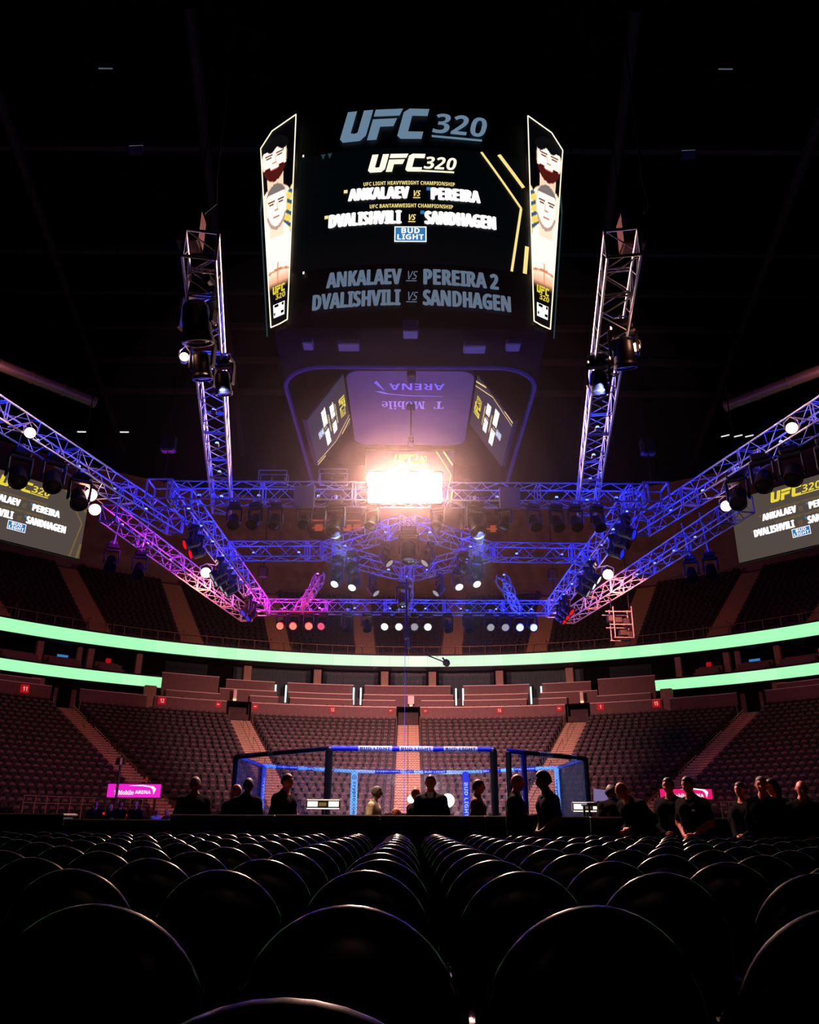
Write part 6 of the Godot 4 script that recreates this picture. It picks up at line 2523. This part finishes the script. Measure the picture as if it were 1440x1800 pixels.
# standing figure of 1.75 m facing +z; arms given as elbow and wrist on each side, lean tips the trunk forward
func figure(arms: Array, lean: float, sleeves: bool, jacket: float, wide: float) -> ArrayMesh:
	var fw := func(p: Vector3) -> Vector3:      # tip everything above the hips
		var q := p - Vector3(0, 0.95, 0)
		return Vector3(0, 0.95, 0) + q.rotated(Vector3.RIGHT, lean)
	var B := []
	var j := jacket
	for s in [-1.0, 1.0]:
		B.append([Vector3(s * 0.075, 0.97, 0.0), fw.call(Vector3(s * 0.062, 1.12, 0.0)), 0.108 * wide, 0.100 * wide + j, 2 if j < 0.012 else 1])
		B.append([fw.call(Vector3(s * 0.062, 1.12, 0.0)), fw.call(Vector3(s * 0.082, 1.30, 0.005)), 0.102 * wide + j, 0.112 * wide + j, 1])
		B.append([fw.call(Vector3(s * 0.05, 1.345, 0.0)), fw.call(Vector3(s * 0.165, 1.375, -0.01)), 0.085 + j * 0.7, 0.052 + j * 0.7, 1])
		B.append([fw.call(Vector3(s * 0.025, 1.455, -0.02)), fw.call(Vector3(s * 0.15, 1.395, -0.015)), 0.046 + j * 0.4, 0.040 + j * 0.5, 1])
		var legx: float = s * 0.10
		B.append([Vector3(legx, 0.93, 0.0), Vector3(legx * 1.1, 0.50, 0.015), 0.098, 0.066, 2])
		B.append([Vector3(legx * 1.1, 0.50, 0.015), Vector3(legx * 1.15, 0.10, -0.02), 0.066, 0.050, 2])
		B.append([Vector3(legx * 1.15, 0.055, -0.05), Vector3(legx * 1.35, 0.04, 0.15), 0.048, 0.036, 3])
	B.append([fw.call(Vector3(0, 1.40, -0.01)), fw.call(Vector3(0, 1.53, 0.012)), 0.062, 0.052, 0])
	for k in 2:
		var s := -1.0 if k == 0 else 1.0
		var sh: Vector3 = fw.call(Vector3(s * 0.185, 1.375, -0.01))
		var e: Vector3 = fw.call(arms[k * 2])
		var w: Vector3 = fw.call(arms[k * 2 + 1])
		B.append([sh, sh.lerp(e, 0.7), 0.052 + j * 0.8, 0.045 + j * 0.8, 1])
		B.append([sh.lerp(e, 0.7), e, 0.045 + (j if sleeves else 0.0), 0.041 + (j if sleeves else 0.0), 1 if sleeves else 0])
		B.append([e, w, 0.042 + (j if sleeves else 0.0), 0.028 + (0.010 if sleeves else 0.0), 1 if sleeves else 0])
	var body := net_body(B, 0.016, 0.05)
	var surf := [MB.new(), MB.new(), MB.new(), MB.new()]
	add_net(surf, body)
	for k in 2:
		var e: Vector3 = fw.call(arms[k * 2])
		var w: Vector3 = fw.call(arms[k * 2 + 1])
		var s := -1.0 if k == 0 else 1.0
		var dir := (w - e).normalized()
		var palm := Vector3(-s, 0, 0) if dir.y < -0.6 else Vector3(-s * 0.4, -0.3, 0.2)
		add_net(surf, net_body(hand_bones(w, dir, palm, 0.5, s), 0.0065, 0.012))
	# rolled collar and cuffs
	var col := []
	for k in 16:
		var t := TAU * k / 16
		col.append(fw.call(Vector3(0.068 * sin(t), 1.445 - 0.025 * cos(t), 0.072 * cos(t) - 0.002)))
	(surf[1] as MB).path(col, 0.021, 8, true)
	for k in 2:
		var s := -1.0 if k == 0 else 1.0
		var sh: Vector3 = fw.call(Vector3(s * 0.185, 1.375, -0.01))
		var e: Vector3 = fw.call(arms[k * 2])
		var w: Vector3 = fw.call(arms[k * 2 + 1])
		if sleeves:
			(surf[1] as MB).tube(e.lerp(w, 0.86), e.lerp(w, 1.02), 0.048, 0.044, 12, false)
		else:
			(surf[1] as MB).tube(sh.lerp(e, 0.52), sh.lerp(e, 0.80), 0.064, 0.064, 14, false)
	var hb := Transform3D(Basis(Vector3.RIGHT, lean), fw.call(Vector3(0, 1.52, 0.012)))
	var hr := head_grid()
	for r in hr:
		for i in r.size():
			r[i] = hb * r[i]
	(surf[0] as MB).sheet(hr, 1.0, true)
	# eyes
	for s in [-1.0, 1.0]:
		(surf[3] as MB).lathe([Vector2(0, 0.003), Vector2(0.004, 0.002), Vector2(0.0065, -0.003)], 8, hb * Transform3D(Basis(Vector3.RIGHT, PI / 2), Vector3(s * 0.031, 0.108, 0.0925)))
		(surf[3] as MB).box(hb * Vector3(s * 0.031, 0.128, 0.0995), Vector3(0.03, 0.005, 0.008), hb.basis * Basis(Vector3.UP, s * 0.35) * Basis(Vector3.BACK, -s * 0.12), 0.002)
	var m := ArrayMesh.new()
	for q in 4:
		if surf[q].v.size() == 0:
			surf[q].box(Vector3(0, 1.0, 0), Vector3(0.01, 0.01, 0.01))
		m.add_surface_from_arrays(Mesh.PRIMITIVE_TRIANGLES, surf[q].arrays())
	return m


func add_net(surf: Array, net: Array) -> void:
	var maps := [{}, {}, {}, {}]
	var pts: PackedVector3Array = net[0]
	var nor: PackedVector3Array = net[1]
	var tris: PackedInt32Array = net[2]
	var tags: PackedByteArray = net[3]
	for t in range(0, tris.size(), 3):
		var q := tags[tris[t]]
		var mb: MB = surf[q]
		var mp: Dictionary = maps[q]
		for k in 3:
			var i := tris[t + k]
			if not mp.has(i):
				mp[i] = mb.pt(pts[i], nor[i])
			mb.ix.append(mp[i])


func people() -> void:
	var down := [Vector3(-0.23, 1.14, -0.03), Vector3(-0.23, 0.89, 0.05), Vector3(0.23, 1.14, -0.03), Vector3(0.23, 0.89, 0.05)]
	var hold := [Vector3(-0.24, 1.14, -0.02), Vector3(-0.08, 1.16, 0.24), Vector3(0.24, 1.14, -0.02), Vector3(0.07, 1.17, 0.25)]
	var front := [Vector3(-0.24, 1.13, 0.0), Vector3(-0.06, 0.98, 0.20), Vector3(0.24, 1.13, 0.0), Vector3(0.08, 1.0, 0.20)]
	var reach := [Vector3(-0.23, 1.14, -0.02), Vector3(-0.22, 0.9, 0.07), Vector3(0.25, 1.15, 0.06), Vector3(0.17, 1.20, 0.30)]
	var F := {
		"suit": figure(down, 0.0, true, 0.018, 1.0),
		"suit_reach": figure(reach, 0.03, true, 0.016, 1.0),
		"coat": figure(front, 0.04, true, 0.02, 1.12),
		"shirt": figure(hold, 0.12, false, 0.012, 1.1),
		"tee": figure(front, 0.10, false, 0.012, 1.06),
		"bend": figure(hold, 0.55, true, 0.016, 1.05),
		"stoop": figure(hold, 1.12, true, 0.016, 1.05),
	}
	var lean := {"suit": 0.0, "suit_reach": 0.03, "coat": 0.04, "shirt": 0.12, "tee": 0.10, "bend": 0.55, "stoop": 1.12}
	var hairs := {"short": hair_shell("short"), "curly": hair_shell("curly"), "long": hair_shell("long")}
	var skin := mat(Color(0.76, 0.42, 0.31), 0.5)
	var skin2 := mat(Color(0.42, 0.26, 0.19), 0.5)
	var black := mat(Color(0.014, 0.013, 0.014), 0.95, 0.0, 0.15)
	var navy := mat(Color(0.02, 0.022, 0.034), 0.9, 0.0, 0.2)
	var white := mat(Color(0.80, 0.72, 0.60), 0.8)
	var tan := mat(Color(0.34, 0.25, 0.19), 0.8)
	var shoe := mat(Color(0.02, 0.02, 0.02), 0.4)
	var hk := mat(Color(0.025, 0.02, 0.018), 0.6)
	var hg := mat(Color(0.36, 0.34, 0.33), 0.7)
	# [x, z, height, facing degrees (0 faces the camera), shape, top, hair shape, hair material, skin, label, extra]
	var list := [
		[-3.28, -13.0, 1.72, 10, "coat", black, "short", hg, skin2, "grey-haired person in black behind the barricade, outermost of the group left of the cage", ""],
		[-2.76, -13.5, 1.64, 60, "suit", black, "", hk, skin, "bald person in black between two dark figures left of the cage", ""],
		[-2.47, -12.95, 1.71, 170, "coat", black, "short", hk, skin2, "dark-haired person in black seen from behind, left corner of the cage", "badge"],
		[-1.90, -12.95, 1.77, 62, "coat", black, "short", hk, skin, "short-haired person in a black jacket standing before the mesh, turned right", ""],
		[-0.67, -15.5, 1.70, 82, "shirt", white, "short", hg, skin2, "grey-haired person in a cream shirt inside the middle cage opening, facing right", ""],
		[0.36, -13.2, 1.78, -8, "suit", navy, "short", hk, skin, "dark-haired person in a dark suit and open pale shirt between the two video lights", "shirt_front"],
		[0.20, -14.5, 1.64, -40, "shirt", navy, "", hk, skin, "bald reddish-headed person half hidden behind the dark-haired person in the suit", ""],
		[1.11, -13.5, 1.73, 78, "suit", tan, "short", hk, skin, "person in a tan jacket facing right beside the black cage post", ""],
		[1.43, -11.3, 1.70, 72, "suit_reach", black, "", hk, skin, "bald person in a black suit with white collar in front of the gate, facing right", "collar"],
		[1.88, -11.15, 1.72, -75, "tee", black, "curly", hk, skin2, "broad curly-haired person in a black shirt facing left in front of the cage", "sleeve_mark"],
		[3.31, -11.95, 1.80, -60, "bend", black, "", hk, skin, "bald person in dark clothes bending down right of the cage", ""],
		[3.12, -12.7, 1.66, 175, "bend", black, "curly", hk, skin2, "dark-haired person bent low beside the bald person, right of the cage", ""],
		[3.66, -11.75, 1.69, -40, "coat", black, "short", hk, skin, "reddish-faced person in black just behind the person in the polo shirt", ""],
		[3.78, -11.2, 1.68, -50, "tee", black, "short", hk, skin, "person in a black polo shirt with a lit bare forearm, looking down", "polo"],
		[4.69, -11.8, 1.64, -55, "coat", black, "short", hk, skin, "short person in black turned left at the edge of the right-hand group", "mic"],
		[4.86, -11.55, 1.70, -25, "suit", black, "short", hg, skin, "close-cropped person in black standing tallest in the right-hand group", ""],
		[5.24, -12.0, 1.69, -70, "coat", black, "long", hk, skin, "person with long dark hair in profile in the right-hand group", ""],
		[5.30, -11.35, 1.64, -15, "coat", black, "", hk, skin, "bald person in black at the right end of the group", ""],
		[5.98, -12.7, 1.52, -60, "coat", black, "short", hk, skin, "person in black at the very right edge of the frame, hand near the face", ""],
		[-11.2, -30.5, 1.70, 20, "coat", black, "", hk, skin, "distant bald person low on the left, first of the small reddish heads", ""],
		[-10.8, -31.0, 1.62, -20, "coat", black, "", hk, skin, "distant person low on the left, second of the small reddish heads", ""],
		[-10.35, -30.5, 1.72, 40, "tee", black, "short", hk, skin, "distant person under the magenta board, turned aside", ""],
		[-9.75, -30.5, 1.70, 0, "coat", black, "", hk, skin, "distant person facing the camera under the right end of the magenta board", ""],
		[-9.15, -31.0, 1.45, 30, "shirt", white, "", hk, skin, "distant person in a pale shirt right of the magenta board", ""],
		[-8.75, -31.0, 1.45, -30, "coat", M.red_case, "", hk, skin, "distant person in a red top beside the pale shirted one", ""],
		[-14.23, -45.72, 3.15, 18, "coat", black, "", hk, skin, "distant person with an orange-lit head above the magenta board", "lift"],
		[-0.2, -15.5, 1.30, 0, "stoop", black, "", hk, skin, "person stooping so low that only the bald crown shows above the barricade", "asis"],
	]
	for q in list:
		var o := MeshInstance3D.new()
		o.mesh = F[q[4]]
		o.name = numbered("person")
		add_child(o)
		o.set_surface_override_material(0, q[8])
		o.set_surface_override_material(1, q[5])
		o.set_surface_override_material(2, navy if q[5] == tan else black)
		o.set_surface_override_material(3, shoe)
		var l: float = lean[q[4]]
		var full := 0.95 + 0.79 * cos(l)
		var k: float = q[2] / full
		var y := 0.0
		if q[10] == "lift":
			k = 1.0
			y = 1.518
		elif q[10] == "asis":
			k = 1.0
		elif q[4] == "bend":
			k = 1.0
		o.position = Vector3(q[0], y, q[1])
		o.rotation.y = deg_to_rad(q[3])
		o.scale = Vector3.ONE * k
		tag(o, q[9], "person", "")
		var hb := Transform3D(Basis(Vector3.RIGHT, l), Vector3(0, 0.95, 0) + Vector3(0, 0.57, 0.012).rotated(Vector3.RIGHT, l))
		if q[6] != "":
			var h := obj("hair", hairs[q[6]], q[7], o)
			h.transform = hb
		if q[10] == "collar":
			var m := MB.new()
			m.lathe([Vector2(0.075, 0.0), Vector2(0.064, 0.05), Vector2(0.058, 0.05)], 16, Transform3D(Basis(Vector3.RIGHT, 0.25), Vector3(0, 1.445, 0.0)))
			obj("shirt_collar", m, M.print_white, o)
		elif q[10] == "shirt_front":
			var m := MB.new()
			m.prism(PackedVector2Array([Vector2(-0.05, 1.47), Vector2(0.05, 1.47), Vector2(0.03, 1.2), Vector2(0.0, 1.05), Vector2(-0.03, 1.2)]), 0.12, 0.150, Transform3D(Basis(Vector3.RIGHT, -0.04), Vector3(0, 0.01, 0.0)))
			obj("shirt_front", m, M.print_white, o)
		elif q[10] == "polo":
			var m := MB.new()
			m.box(Vector3(0.09, 1.29, 0.165), Vector3(0.045, 0.02, 0.02), Basis(), 0.004)
			obj("chest_badge", m, M.print_white, o)
		elif q[10] == "mic":
			var m := MB.new()
			m.tube(Vector3(-0.21, 1.435, 0.06), Vector3(-0.19, 1.45, 0.1), 0.012, -1.0, 8)
			obj("shoulder_microphone", m, M.print_white, o)
		elif q[10] == "badge":
			var m := MB.new()
			m.box(Vector3(0.16, 1.12, -0.15), Vector3(0.05, 0.10, 0.01))
			obj("hanging_badge", m, M.print_white, o)
